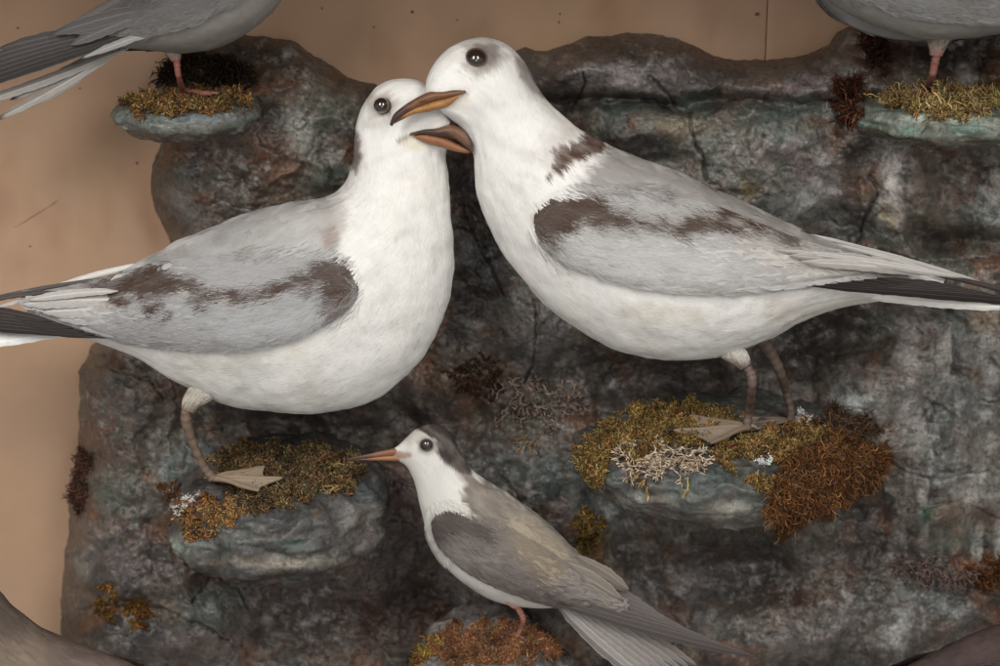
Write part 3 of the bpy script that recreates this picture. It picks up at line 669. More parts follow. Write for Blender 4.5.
LEDGE_BV = []
def ledge(px, py, Yc, a, bf, bb, prof, seed, label, colfn=None, tiltx=0., tilty=0., amp=7., zref=None, n=(150, 260), irr=.10):
    """shelf of plaster: plan radius a sideways, bf to the front, bb to the back; prof = [(rho, dz)...] from top centre to under centre"""
    c = W(px, py, Yc); P = np.array(prof, float); nr, na = n
    L = np.concatenate([[0], np.cumsum(np.hypot(np.diff(P[:, 0])*a, np.diff(P[:, 1])))]); s = np.linspace(0, L[-1], nr)
    rho = np.interp(s, L, P[:, 0]); dz = np.interp(s, L, P[:, 1])
    k = np.ones(7)/7
    rho = np.convolve(np.pad(rho, 3, mode='edge'), k, 'valid'); dz = np.convolve(np.pad(dz, 3, mode='edge'), k, 'valid'); rho[0] = 0; rho[-1] = 0
    ph = np.linspace(0, 2*np.pi, na, endpoint=False)
    rr = 1+irr*fbm(np.cos(ph)*1.6+seed, np.sin(ph)*1.6, seed, 3)*2
    dx = np.cos(ph)*a*rr; dy = np.sin(ph); dy = np.where(dy < 0, dy*bf, dy*bb)*rr
    G = np.stack([c[0]+rho[:, None]*dx, c[1]+rho[:, None]*dy, c[2]+dz[:, None]+tiltx*rho[:, None]*dx/a+tilty*rho[:, None]*dy/bf], -1)
    S = Surf(G, True)
    if np.sum(S.N[nr//2, 3*na//4]*np.array([0, -1, 0])) < 0: S.flip()
    N = S.N
    q = G*.02
    rn = (.18-np.abs(fbm(q[..., 0]*.8+seed, q[..., 1]*.8, q[..., 2]*1.5, 2)))*amp*3.4+fbm(q[..., 0]+seed, q[..., 1], q[..., 2]*1.4, 3)*amp*.8+fbm(q[..., 0]*3.1, q[..., 1]*3.1, q[..., 2]*4+seed, 4)*amp*.75+(1-np.abs(fbm(q[..., 0]*2, q[..., 1]*2, q[..., 2]*5+seed, 3))*3)*amp*.22+sst(-.1, .1, fbm(q[..., 0]*.5, q[..., 1]*.5, q[..., 2]*2.6+seed, 2))*amp*.7+fbm(q[..., 0]*10, q[..., 1]*10, q[..., 2]*12+seed, 3)*amp*.22
    G = G+N*(rn*sst(0, .15, rho)[:, None])[..., None]
    ix, iy = PJ(G)
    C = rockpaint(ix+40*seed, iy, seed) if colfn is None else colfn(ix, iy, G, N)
    o = mk('ledge', G, gridF(nr, na, True), C.reshape(-1, 3), M['rock'], rock); o['label'] = label
    Gc = G[::2, ::2]
    bv = BVHTree.FromPolygons([Vector(p) for p in Gc.reshape(-1, 3)], gridF(*Gc.shape[:2], True).tolist()); LEDGE_BV.append(bv)
    return bv
def cast(px, py, which=None):
    d = norm(W(px, py, 0.)-CAM); best = None
    for bv in (which or (LEDGE_BV+[rock_bv])):
        h = bv.ray_cast(Vector(CAM), Vector(d))
        if h[0] is not None and (best is None or h[3] < best[2]):
            n = np.array(h[1]); n = n if n@d < 0 else -n
            best = (np.array(h[0]), n, h[3])
    return best
def drop(x, y, z, which=None):
    best = None
    for bv in (which or LEDGE_BV):
        h = bv.ray_cast(Vector((x, y, z+60)), Vector((0, 0, -1)))
        if h[0] is not None and (best is None or h[0][2] > best): best = h[0][2]
    return z if best is None else best
def lay(c, col, m): m = np.clip(m, 0, 1)[..., None]; return c*(1-m)+np.array(col)*m
def lp_gen(base, under, pale, green, extra=()):
    def f(ix, iy, G, N):
        c = np.tile(np.array(base), ix.shape+(1,)); q = G*.02
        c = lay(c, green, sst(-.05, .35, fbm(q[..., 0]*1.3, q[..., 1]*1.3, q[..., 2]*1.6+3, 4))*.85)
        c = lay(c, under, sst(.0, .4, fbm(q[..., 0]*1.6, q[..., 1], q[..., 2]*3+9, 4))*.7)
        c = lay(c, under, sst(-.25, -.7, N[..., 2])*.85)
        c = lay(c, pale, sst(.08, .42, fbm(q[..., 0]*2.2, q[..., 1]*2.2, q[..., 2]*6+5, 5, .65))*.8)
        for bx, by, rx, ry, col, op in extra:
            m = np.exp(-(((ix-bx)/rx)**2+((iy-by)/ry)**2)*1.2)*1.5*op*(.8+1.2*fbm(ix*.06, iy*.06, bx*.1, 4)); c = lay(c, col, np.clip(m, 0, op))
        c = lay(c, (.03, .026, .025), sst(.18, .45, fbm(q[..., 0]*5, q[..., 1]*5, q[..., 2]*7+2, 5, .7))*.7)
        return c
    return f
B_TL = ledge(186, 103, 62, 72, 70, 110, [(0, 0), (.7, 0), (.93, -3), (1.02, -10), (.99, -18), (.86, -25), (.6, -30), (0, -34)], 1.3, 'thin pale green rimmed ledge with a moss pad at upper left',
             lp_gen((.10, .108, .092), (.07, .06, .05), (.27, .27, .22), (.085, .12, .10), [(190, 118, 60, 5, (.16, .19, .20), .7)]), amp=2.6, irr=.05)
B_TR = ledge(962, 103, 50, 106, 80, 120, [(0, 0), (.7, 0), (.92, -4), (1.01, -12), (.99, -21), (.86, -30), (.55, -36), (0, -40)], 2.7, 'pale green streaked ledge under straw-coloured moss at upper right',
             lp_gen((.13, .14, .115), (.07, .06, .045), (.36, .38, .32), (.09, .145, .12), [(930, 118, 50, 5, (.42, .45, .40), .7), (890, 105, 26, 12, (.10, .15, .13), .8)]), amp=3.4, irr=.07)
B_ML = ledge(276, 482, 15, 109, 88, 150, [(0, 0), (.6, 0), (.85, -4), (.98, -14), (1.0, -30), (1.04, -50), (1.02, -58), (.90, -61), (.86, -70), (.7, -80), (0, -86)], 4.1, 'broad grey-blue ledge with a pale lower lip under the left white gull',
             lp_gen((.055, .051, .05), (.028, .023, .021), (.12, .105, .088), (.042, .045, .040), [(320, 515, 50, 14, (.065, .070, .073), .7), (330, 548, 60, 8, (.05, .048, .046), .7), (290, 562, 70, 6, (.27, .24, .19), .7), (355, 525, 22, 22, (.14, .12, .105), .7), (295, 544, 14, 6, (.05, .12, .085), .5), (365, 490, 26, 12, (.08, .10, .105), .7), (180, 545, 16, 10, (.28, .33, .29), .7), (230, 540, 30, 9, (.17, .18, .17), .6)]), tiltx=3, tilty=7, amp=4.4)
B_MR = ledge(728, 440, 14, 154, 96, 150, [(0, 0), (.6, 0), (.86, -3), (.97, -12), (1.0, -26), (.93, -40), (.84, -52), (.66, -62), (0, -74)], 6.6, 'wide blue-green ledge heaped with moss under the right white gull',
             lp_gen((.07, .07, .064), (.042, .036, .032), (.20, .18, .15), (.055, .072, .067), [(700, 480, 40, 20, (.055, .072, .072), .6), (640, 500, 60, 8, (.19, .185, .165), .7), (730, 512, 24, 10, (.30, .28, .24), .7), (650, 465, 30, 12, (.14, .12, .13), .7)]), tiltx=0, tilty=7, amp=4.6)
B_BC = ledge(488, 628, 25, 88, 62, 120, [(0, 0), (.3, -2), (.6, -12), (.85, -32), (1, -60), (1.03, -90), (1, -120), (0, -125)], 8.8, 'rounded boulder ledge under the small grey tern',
             lp_gen((.17, .145, .14), (.09, .08, .075), (.34, .31, .29), (.11, .12, .11), [(430, 640, 14, 20, (.27, .24, .21), .6), (560, 640, 26, 30, (.06, .055, .055), .7)]), amp=5)

# ================================================================ MOSS, LICHEN, SEAWEED
def strands(acc, P, N, L, R, C, curl=.9, up=.55, seg=5, side=3, droop=0.):
    n = len(P); d = norm(N*up+rng.normal(size=(n, 3))*.62)
    pts = [P-N*.6]
    for k in range(seg):
        d = norm(d+rng.normal(size=(n, 3))*curl*.45+np.array([0, 0, -droop])); pts.append(pts[-1]+d*(L/seg)[:, None])
    pts = np.stack(pts, 1); T = norm(np.gradient(pts, axis=1)); ref = norm(rng.normal(size=(n, 1, 3)))
    A = norm(np.cross(T, ref)); B = np.cross(T, A); a = np.arange(side)*2*np.pi/side
    rr = R[:, None]*np.interp(np.linspace(0, 1, seg+1), [0, .3, .8, 1], [.8, 1, .8, .25])[None]
    V = pts[:, :, None]+rr[:, :, None, None]*(np.cos(a)[None, None, :, None]*A[:, :, None]+np.sin(a)[None, None, :, None]*B[:, :, None])
    K = (seg+1)*side; F = (np.arange(n)*K)[:, None, None]+gridF(seg+1, side, True)[None]
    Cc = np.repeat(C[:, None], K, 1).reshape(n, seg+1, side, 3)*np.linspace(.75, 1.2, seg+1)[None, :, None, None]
    acc.add(V.reshape(-1, 3), F.reshape(-1, 4), Cc.reshape(-1, 3))
def scatter(poly, n, which=None, soft=9, seed=0., gate=-.15):
    P = np.array(poly, float); lo, hi = P.min(0)-8, P.max(0)+8
    out = []; nr = []; pp = []
    q = rng.random((int(n*2.6), 2))*(hi-lo)+lo
    d = sdf(poly, q[:, 0], q[:, 1])+soft*1.6*fbm(q[:, 0]*.06, q[:, 1]*.06, seed, 3)
    dens = fbm(q[:, 0]*.07, q[:, 1]*.08, seed+4, 3)
    fine = fbm(q[:, 0]*.17, q[:, 1]*.2, seed+14, 2)
    q = q[(d > 0) & (dens > gate-.18*rng.random(len(q))-sst(0, 24, d)*.18) & (fine > -.26+.12*rng.random(len(q)))][:n]
    for x, y in q:
        h = cast(x, y, which)
        if h is not None: out.append(h[0]); nr.append(h[1]); pp.append((x, y))
    return np.array(out), np.array(nr), np.array(pp)
def pick(cols, wts, n, var=.25):
    c = np.array(cols)[rng.choice(len(cols), n, p=np.array(wts)/np.sum(wts))]
    return c*np.exp(rng.normal(0, var, (n, 1)))
def moss(name, label, cat, poly, n, L, R, cols, wts, curl=.9, up=.55, which=None, seed=0., droop=0., heap=0., group=None, gate=-.06, seg=5, under=True):
    P, N, pp = scatter(poly, n, which, seed=seed, gate=gate); k = len(P)
    acc = Acc(); cols = np.array(cols)*.78
    hp = heap*(.35+.65*rng.random(k))*(.6+fbm(pp[:, 0]*.05, pp[:, 1]*.05, seed+2, 3)*1.2).clip(0, 2)
    P = P+N*hp[:, None]*.5+np.array([0, 0, 1.])*hp[:, None]*.5
    C = pick(cols, wts, k)
    hue = fbm(pp[:, 0]*.08, pp[:, 1]*.09, seed+21, 3)[:, None]; C = C*(1+np.array([.0, .35, .3])*hue*-1.2)
    tone = (1+1.1*fbm(pp[:, 0]*.05, pp[:, 1]*.06, seed+8, 3))[:, None]
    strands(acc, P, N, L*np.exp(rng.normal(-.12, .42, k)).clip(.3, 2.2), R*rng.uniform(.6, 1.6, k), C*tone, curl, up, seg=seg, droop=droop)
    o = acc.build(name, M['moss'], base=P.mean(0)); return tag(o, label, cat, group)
OC = [(.40, .235, .065), (.27, .15, .05), (.15, .085, .035), (.50, .36, .16), (.09, .055, .03)]
BR = [(.24, .10, .035), (.15, .062, .025), (.33, .165, .06), (.08, .04, .02), (.30, .19, .10)]
moss('moss_pad', 'golden brown moss pad on the thin ledge at upper left', 'moss', [(117, 104), (128, 92), (150, 84), (180, 76), (222, 84), (250, 94), (252, 104), (220, 112), (190, 117), (160, 119), (135, 115)], 11000, 5.0, .46, OC, [3, 4, 4, 1, 4], curl=1.25, up=.2, which=[B_TL], seed=1., heap=9, group='moss pads on the ledges')
moss('moss_pad', 'dark moss piled behind the leg of the upper left bird', 'moss', [(150, 82), (165, 60), (200, 52), (240, 62), (258, 84), (240, 92), (200, 84), (170, 86)], 2600, 8, .7, [(.035, .024, .014), (.06, .04, .02), (.02, .014, .01)], [3, 2, 3], which=None, seed=2., heap=5)
moss('moss_pad', 'straw coloured stringy moss on the ledge at upper right', 'moss', [(868, 98), (885, 84), (920, 76), (960, 72), (1010, 76), (1040, 95), (1000, 112), (960, 121), (925, 117), (890, 108)], 7500, 8.5, .46, [(.52, .37, .15), (.40, .26, .09), (.24, .15, .055), (.62, .48, .25), (.11, .075, .04)], [3, 3, 3, 1, 3], curl=1.1, up=.1, which=[B_TR], seed=3., heap=9, group='moss pads on the ledges', gate=-.3)
moss('moss_tuft', 'dark red-brown moss tuft hanging on the rock left of the upper right ledge', 'moss', [(826, 92), (840, 82), (856, 84), (866, 96), (862, 112), (846, 122), (830, 112)], 1500, 12, .6, [(.10, .035, .018), (.06, .022, .012), (.17, .08, .035)], [3, 3, 1], curl=.6, up=.5, seed=4., heap=9, droop=.12)
moss('moss_tuft', 'rusty moss patch on the rock below the upper right bird', 'moss', [(858, 30), (872, 24), (888, 34), (890, 60), (880, 74), (868, 66), (862, 48)], 1100, 8, .6, [(.075, .032, .018), (.05, .022, .013)], [3, 3], curl=.7, seed=5., heap=4)
moss('moss_pad', 'fine golden moss spread beneath the webbed foot of the left gull', 'moss', [(205, 462), (222, 448), (262, 444), (320, 448), (352, 452), (364, 470), (352, 496), (318, 492), (288, 506), (255, 514), (238, 500), (225, 480)], 18000, 4.4, .45, [(.30, .20, .09), (.22, .135, .055), (.40, .29, .14), (.11, .07, .035), (.06, .04, .025)], [3, 3, 1.5, 4, 4], curl=1.2, up=.3, which=[B_ML], seed=6., heap=6, group='moss pads on the ledges')
moss('lichen_crust', 'bright orange lichen crust at the left end of the left ledge', 'lichen', [(172, 512), (186, 500), (210, 494), (236, 496), (246, 508), (240, 524), (214, 534), (196, 540), (180, 532)], 4600, 4.2, .8, [(.46, .22, .05), (.32, .16, .05), (.20, .12, .06), (.52, .33, .10), (.10, .07, .05)], [2, 3, 3, .7, 4], curl=1.3, seed=7., heap=2.5, gate=.06)
moss('lichen_crust', 'small reddish lichen patch left of the gull foot', 'lichen', [(158, 486), (166, 476), (178, 480), (184, 494), (172, 500), (160, 496)], 700, 4.5, .7, [(.20, .08, .03), (.28, .14, .05), (.12, .06, .03)], [3, 2, 2], seed=8.)
moss('moss_pad', 'golden yellow moss bed on the left half of the right ledge', 'moss', [(572, 446), (590, 434), (606, 420), (640, 408), (690, 404), (730, 408), (742, 424), (716, 436), (700, 446), (674, 448), (650, 452), (640, 466), (612, 462), (600, 486), (586, 490), (576, 470)], 26000, 4.4, .48, [(.46, .30, .09), (.33, .20, .06), (.20, .12, .045), (.55, .42, .18), (.10, .065, .03)], [3.4, 4, 4, 1, 3.5], curl=1.2, up=.3, which=[B_MR], seed=9., heap=8, group='moss pads on the ledges')
moss('moss_pad', 'golden moss around the gull feet on the right ledge', 'moss', [(742, 438), (764, 430), (800, 424), (830, 430), (842, 440), (810, 452), (790, 462), (762, 462), (738, 458), (728, 468), (744, 480), (775, 478), (770, 492), (748, 494), (738, 484), (724, 466), (710, 452)], 11000, 4.4, .48, OC, [4, 3, 3, 2, 1.5], which=[B_MR], seed=10., heap=8, group='moss pads on the ledges')
moss('moss_heap', 'thick rusty brown moss heap hanging over the right end of the right ledge', 'moss', [(772, 500), (776, 478), (800, 458), (830, 440), (858, 436), (884, 444), (890, 462), (876, 478), (850, 500), (826, 514), (800, 520), (786, 534), (776, 536), (768, 516)], 20000, 11, .42, BR, [4, 4, 2, 5, .8], curl=1.25, up=.12, which=None, seed=11., heap=13, droop=.16, seg=8)
moss('moss_tuft', 'wispy dark moss along the back right of the right ledge', 'moss', [(800, 424), (830, 412), (870, 418), (890, 432), (870, 440), (830, 436)], 1500, 10, .6, [(.07, .045, .03), (.13, .07, .035)], [3, 2], seed=12., heap=6)
moss('lichen_crust', 'mustard lichen growing on the rock face above the tern tail', 'lichen', [(574, 520), (586, 508), (598, 514), (602, 530), (592, 550), (606, 562), (600, 572), (584, 560), (574, 545), (578, 532)], 1900, 5, .75, [(.34, .20, .04), (.20, .12, .04), (.42, .26, .06), (.1, .065, .03)], [3, 3, 1, 2], seed=13., heap=3, gate=-.05)
moss('lichen_crust', 'ochre lichen spot on the lower left rock, upper of two', 'lichen', [(97, 592), (104, 584), (114, 586), (119, 596), (112, 604), (118, 616), (108, 628), (98, 618), (101, 604)], 950, 4.5, .8, [(.32, .17, .04), (.22, .11, .035), (.14, .08, .035)], [3, 3, 2], seed=14., heap=2, gate=-.05)
moss('lichen_crust', 'ochre lichen spot on the lower left rock, right of the other', 'lichen', [(126, 612), (136, 598), (146, 602), (151, 616), (146, 628), (132, 630)], 1000, 4.5, .8, [(.34, .18, .04), (.24, .11, .03), (.14, .07, .03)], [3, 3, 2], seed=15., heap=2, gate=-.05)
moss('moss_strip', 'dark reddish moss strip down the left edge of the rock', 'moss', [(74, 452), (84, 446), (90, 462), (88, 500), (80, 512), (70, 492)], 1300, 8, .6, [(.11, .05, .035), (.07, .035, .025), (.15, .08, .05)], [3, 3, 1], seed=16., heap=4)
moss('lichen_crust', 'orange-red moss and lichen cap on the boulder beneath the tern', 'lichen', [(428, 650), (436, 634), (456, 624), (490, 618), (530, 626), (556, 636), (562, 652), (548, 662), (500, 664), (470, 668), (440, 668)], 12000, 4.6, .48, [(.34, .14, .07), (.26, .12, .06), (.40, .22, .08), (.17, .08, .05), (.40, .28, .18)], [4, 3, 2, 2, 1], which=[B_BC], seed=17., heap=4)
moss('lichen_crust', 'mustard lichen on the left shoulder of the tern boulder', 'lichen', [(398, 644), (410, 640), (430, 640), (444, 636), (440, 650), (420, 668), (398, 668)], 1500, 5, .8, [(.42, .25, .05), (.28, .16, .04), (.16, .10, .05)], [3, 2, 2], which=[B_BC], seed=18., heap=3)
moss('moss_tuft', 'rust coloured moss clump on the rock at the right edge', 'moss', [(962, 572), (976, 562), (1010, 556), (1016, 584), (990, 590), (970, 584)], 1500, 9, .65, [(.26, .11, .04), (.16, .065, .03), (.10, .05, .03)], [3, 3, 2], seed=19., heap=6)
moss('moss_patch', 'dull rust moss patch on the dark rock between the two white gulls', 'moss', [(450, 372), (470, 356), (494, 360), (506, 374), (500, 394), (478, 402), (456, 392)], 1200, 5, .6, [(.12, .055, .028), (.07, .035, .02), (.05, .03, .02)], [2, 3, 3], seed=20., heap=2)

def coral(name, label, cat, roots, L, r0, cols, depth=4, spread=.55, seed=0, plane=True, stuff=None):
    r = np.random.default_rng(seed); acc = Acc()
    for (x, y, a0) in roots:
        h = cast(x, y)
        if h is None: continue
        P, N, _ = h
        # local frame facing the camera-ish
        ax = norm(np.cross(N, [0, .3, 1.])); ay = norm(np.cross(N, ax)); ay = ay if ay[2] > 0 else -ay
        def grow(p, a, l, rad, k):
            d = norm(ax*math.cos(a)+ay*math.sin(a)+N*r.normal(.28, .3)); pts = [p]
            for i in range(3):
                d = norm(d+r.normal(size=3)*.22); pts.append(pts[-1]+d*l/3)
            V, F = tube(pts, [rad, rad*.95, rad*.9, rad*.82], 5); c = np.array(cols[r.integers(len(cols))])*math.exp(r.normal(0, .12))
            acc.add(V, F, c)
            if k > 0:
                for s in (-1, 1) if r.random() < .85 else (r.choice([-1, 1]),): grow(pts[-1], a+s*spread*r.uniform(.6, 1.5), l*r.uniform(.66, .92), rad*.82, k-1)
            else:
                acc.add(*tube([pts[-1], pts[-1]+d*rad*1.6], [rad*.9, rad*.3], 5), np.array(c)*1.25)
        grow(P+N*1.0, a0, L, r0, depth)
    o = acc.build(name, M['moss'], base=cast(roots[0][0], roots[0][1])[0]); return tag(o, label, cat)
PK = [(.34, .27, .23), (.24, .18, .155), (.42, .35, .30), (.15, .11, .10)]
r_ = np.random.default_rng(5)
coral('coralline_seaweed', 'pale lacy coralline seaweed draped over the front of the right ledge', 'seaweed', [(x, y, a) for x, y, a in zip(r_.uniform(628, 704, 46), r_.uniform(448, 468, 46), r_.uniform(-2.6, -.5, 46))], 7.0, 1.35, [(.50, .39, .28), (.36, .26, .18), (.60, .50, .38), (.20, .15, .11)], 4, seed=1)
coral('coralline_seaweed', 'greyish pink coralline seaweed fan on the rock between the gulls, above the tern', 'seaweed', [(x, y, a) for x, y, a in zip(r_.uniform(506, 578, 44), r_.uniform(376, 420, 44), r_.uniform(-3.0, .6, 44))], 7.0, 1.25, [(.24, .18, .15), (.16, .115, .10), (.32, .25, .20), (.10, .07, .06)], 4, seed=2)
coral('coralline_seaweed', 'thin tan seaweed sprig hanging just above and right of the tern head', 'seaweed', [(528, 436, -1.4), (532, 440, -1.8), (540, 436, -1.2), (520, 430, -1.7), (534, 430, -1.5)], 8, 1.1, [(.30, .21, .12), (.20, .13, .08)], 3, seed=3)
coral('coralline_seaweed', 'mauve stringy coralline seaweed on the rock at lower right', 'seaweed', [(x, y, a) for x, y, a in zip(r_.uniform(900, 958, 34), r_.uniform(556, 574, 34), r_.uniform(-3.0, .2, 34))], 8, 1.15, [(.24, .165, .14), (.16, .11, .10), (.10, .07, .065)], 4, .4, seed=4)
coral('seaweed_sprig', 'ochre seaweed sprig lying on the bare blue end of the left ledge', 'seaweed', [(346, 478, -.3), (340, 486, -.7), (350, 470, -.1), (336, 492, -.9)], 8, 1.0, [(.34, .23, .10), (.22, .14, .06)], 3, seed=5)
coral('seaweed_sprig', 'golden seaweed strand dangling from the left part of the right ledge', 'seaweed', [(645, 478, -1.3), (648, 486, -1.2), (652, 492, -1.3), (644, 472, -1.5)], 7, 1.5, [(.40, .26, .09), (.28, .17, .07)], 2, .3, seed=6)
coral('seaweed_sprig', 'small golden strand dangling from the middle of the right ledge', 'seaweed', [(688, 478, -1.6), (688, 486, -1.5)], 7, 1.0, [(.42, .30, .12)], 2, .25, seed=7)

def fluff(label, pts, seed, r=4.0):
    q = np.random.default_rng(seed); acc = Acc()
    for x, y, s in pts:
        h = cast(x, y)
        if h is None: continue
        P, N, _ = h; th = np.linspace(0, np.pi, 14); ph = np.linspace(0, 2*np.pi, 20, endpoint=False)
        D3 = np.stack([np.sin(th)[:, None]*np.cos(ph), np.sin(th)[:, None]*np.sin(ph), np.cos(th)[:, None]*np.ones(20)], -1)
        rr = s*(1+.7*fbm(D3[..., 0]*2+x, D3[..., 1]*2, D3[..., 2]*2, 3)); P = P+q.normal(0, 1.6, 3)*[1, .3, 1]; V = P+N*s*.1+D3*rr[..., None]*q.uniform(.45, 1.2, 3)
        acc.add(V, gridF(14, 20, True), np.array([.62, .62, .61])*q.uniform(.8, 1.1))
    return tag(acc.build('plaster_fluff', M['dust'], base=cast(*pts[0][:2])[0]), label, 'plaster fluff')
WH = [(.98, .98, .96), (.80, .80, .79), (.60, .59, .57)]
moss('plaster_fluff', 'white powdery fluff left of the left gull foot', 'plaster fluff', [(172, 506), (182, 496), (196, 488), (204, 492), (198, 500), (188, 506), (178, 514)], 1500, 3.6, .5, WH, [4, 3, 1], curl=1.3, up=.2, seed=31., heap=2.5, gate=-.3)
moss('plaster_fluff', 'white flakes in the moss in front of the right gull foot', 'plaster fluff', [(748, 458), (756, 456), (762, 460), (772, 456), (772, 464), (762, 466), (752, 464)], 900, 3.4, .5, WH, [4, 3, 1], curl=1.3, up=.2, seed=32., heap=6, gate=-.3)
moss('plaster_fluff', 'white flakes behind the far foot of the right gull', 'plaster fluff', [(796, 422), (802, 412), (806, 418), (818, 416), (818, 422), (804, 425)], 700, 3.2, .5, WH, [4, 3, 2], curl=1.3, up=.2, seed=33., heap=3, gate=-.3)

# ================================================================ BIRDS
def base_of(px, py, Y): return W(px, py, Y)
WHITE = (.79, .775, .745); GREY = (.47, .455, .445); DK = (.070, .042, .030)

# ---------------------------------------------------------------- right white gull
ST_R = [(425, 94, 436, 107, 7, -42), (427, 78, 443, 113, 19, -36), (439, 57, 452, 120, 27, -30), (459, 42, 461, 128, 33, -24), (483, 37, 469, 139, 36, -20), (505, 43, 473, 152, 37, -16), (523, 61, 475, 172, 38, -13),
        (537, 86, 477, 194, 42, -9), (556, 110, 484, 217, 50, -5), (588, 134, 497, 243, 62, 0), (622, 150, 518, 274, 74, 0), (662, 165, 551, 309, 81, 0), (703, 183, 600, 343, 83, 0), (748, 204, 655, 359, 80, 0), (793, 227, 712, 358, 70, 0), (829, 243, 760, 343, 54, 0),
        (863, 255, 805, 320, 36, 0), (893, 264, 850, 306, 22, 0), (923, 272, 900, 299, 12, 0), (945, 279, 938, 298, 5, 0)]
colR = painter(WHITE, [
    ([(590, 168), (606, 148), (640, 150), (720, 185), (800, 226), (900, 262), (900, 276), (800, 262), (700, 235), (640, 222), (600, 210), (575, 192)], (.30, .28, .268), 12, 14, .97),
    ([(640, 150), (720, 185), (830, 243), (900, 262), (880, 262), (780, 232), (700, 195)], (.27, .245, .23), 8, 6, .5),
    ([(553, 152), (575, 140), (590, 132), (609, 141), (598, 150), (586, 156), (573, 162), (562, 172), (549, 178), (555, 165)], (.085, .045, .03), 3, 10, .96),
    ([(530, 150), (556, 130), (575, 128), (560, 150), (548, 170)], (.50, .45, .43), 9, 8, .5),
    ([(514, 56), (526, 62), (538, 80), (544, 98), (532, 92), (521, 76)], (.13, .09, .08), 3, 4, .95),
    ([(515, 60), (524, 62), (540, 92), (530, 100), (520, 80)], (.5, .46, .44), 5, 4, .6),
    ([(464, 44), (484, 40), (505, 44), (512, 56), (498, 70), (476, 76), (463, 67)], (.28, .24, .21), 5, 8, .6), ([(468, 50), (476, 44), (486, 47), (488, 60), (480, 69), (469, 64)], (.16, .13, .115), 2.5, 2, .8), ([(472, 70), (500, 62), (502, 66), (476, 76)], (.35, .30, .26), 2, 5, .6),
    ([(484, 46), (497, 46), (501, 56), (493, 64), (484, 64)], (.15, .12, .105), 3.5, 5, .75),
    ([(430, 99), (446, 94), (470, 90.5), (455, 95.5), (444, 100), (440, 108), (434, 107)], (.30, .22, .11), 1.6, 1, .85),
    ([(444, 97), (466, 94), (470, 100), (455, 108), (444, 108)], (.62, .55, .42), 4, 3, .6),
    ([(425, 90), (440, 90), (440, 97), (430, 97)], (.55, .50, .42), 3, 2, .5),
    ([(610, 305), (700, 312), (720, 322), (640, 320)], (.60, .52, .40), 8, 9, .45),
    ([(760, 300), (830, 300), (880, 298), (830, 312), (770, 330)], (.60, .55, .49), 10, 8, .6),
], hair=(.85, .5), seed=1.)
colRW = painter((.42, .41, .40), [
    ([(560, 232), (600, 232), (680, 245), (760, 262), (720, 290), (620, 280), (570, 262)], (.55, .545, .535), 12, 12, .8),
    ([(720, 210), (790, 238), (860, 258), (900, 268), (890, 284), (800, 284), (740, 250)], (.50, .465, .43), 12, 10, .8),
    ([(533, 212), (545, 199), (565, 191), (584, 196), (600, 194), (612, 206), (626, 214), (650, 221), (672, 227), (664, 233), (640, 229), (624, 227), (614, 232), (596, 230), (582, 223), (570, 229), (556, 240), (549, 234), (558, 246), (545, 249), (535, 233)], DK, 5, 12, .95),
    ([(664, 231), (680, 221), (700, 209), (716, 207), (740, 211), (770, 221), (806, 236), (796, 240), (768, 234), (752, 236), (737, 230), (722, 232), (702, 230), (690, 234), (676, 235)], DK, 5, 12, .95),
    ([(700, 214), (712, 212), (716, 218), (706, 220)], (.45, .41, .38), 2, 2, .7), ([(724, 219), (738, 220), (746, 226), (730, 225)], (.42, .38, .35), 2, 2, .7),
    ([(745, 213), (765, 212), (800, 224), (850, 243), (900, 262), (860, 252), (800, 234)], (.17, .13, .115), 2, 3, .85),
    ([(574, 270), (620, 284), (700, 291), (760, 290), (700, 296), (600, 288)], (.62, .60, .58), 2, 2, .6),
], hair=(.94, .34), seed=2.)
R = Bird('gull', W(745, 436, -10), 'white gull on the right ledge laying its bill over the face of the other gull', 'gull', ST_R, colR, seed=1., barbs=34000, blen=11)
R.scales([(596, 170), (612, 152), (700, 180), (830, 245), (880, 262), (780, 240), (700, 212), (620, 200)], 420, 26, 12, .08, .04, 1.)
R.finish_body(M['body'])
rw, _ = R.wing([(534, 216), (547, 202), (575, 191), (618, 190), (665, 196), (722, 209), (790, 236), (850, 256), (905, 268)], [(535, 230), (545, 250), (570, 268), (606, 281), (652, 290), (700, 294), (750, 291), (795, 286), (835, 279), (872, 275), (908, 272)], 9, colfn=colRW, blade=(30, 15), nblade=620, nbarb=16000, curl=(.0, .10), fringe=.24, blen=15, cvar=.035)
def quills(b, wing, name, rows, mat='quill', sub=True, far=False):
    acc = Acc()
    for r in rows: quill(acc, *r[:6], **(r[6] if len(r) > 6 else {}))
    return acc.build(name, M[mat], wing if sub else b.t)
DP = (.024, .018, .017)
rows = []
for k in range(6): rows.append(((812+k*13, 286-k*1.6), (1050-k*14, 305-k*2.2), 9.5, -56+k*1.0, -8+k, (DP[0]*(1+.15*k), DP[1]*(1+.13*k), DP[2]*(1+.13*k)), dict(edge=(.10, .085, .08), bow=-1.0)))
for k, (a, b_, wd, c) in enumerate([((800, 262), (942, 274), 12, (.50, .47, .44)), ((790, 256), (906, 269), 15, (.47, .44, .41)), ((775, 250), (962, 278), 8, (.53, .50, .47)), ((760, 262), (872, 272), 14, (.47, .45, .43)), ((740, 271), (846, 277), 13, (.48, .46, .45)), ((715, 279), (822, 284), 11, (.50, .49, .48))]):
    rows.append((a, b_, wd, -66-k, -26-k, c, dict(edge=(.56, .53, .50), bow=-2)))
for k, (a, b_, wd, c) in enumerate([((800, 232), (1000, 289), 5.5, (.56, .54, .51)), ((815, 240), (972, 284), 4, (.14, .11, .10)), ((830, 243), (955, 280), 5, (.60, .58, .55)), ((925, 273), (1030, 298), 6, (.07, .055, .05))]):
    rows.append((a, b_, wd, -2-k*3, 2-k*2, c, dict(bow=-2)))
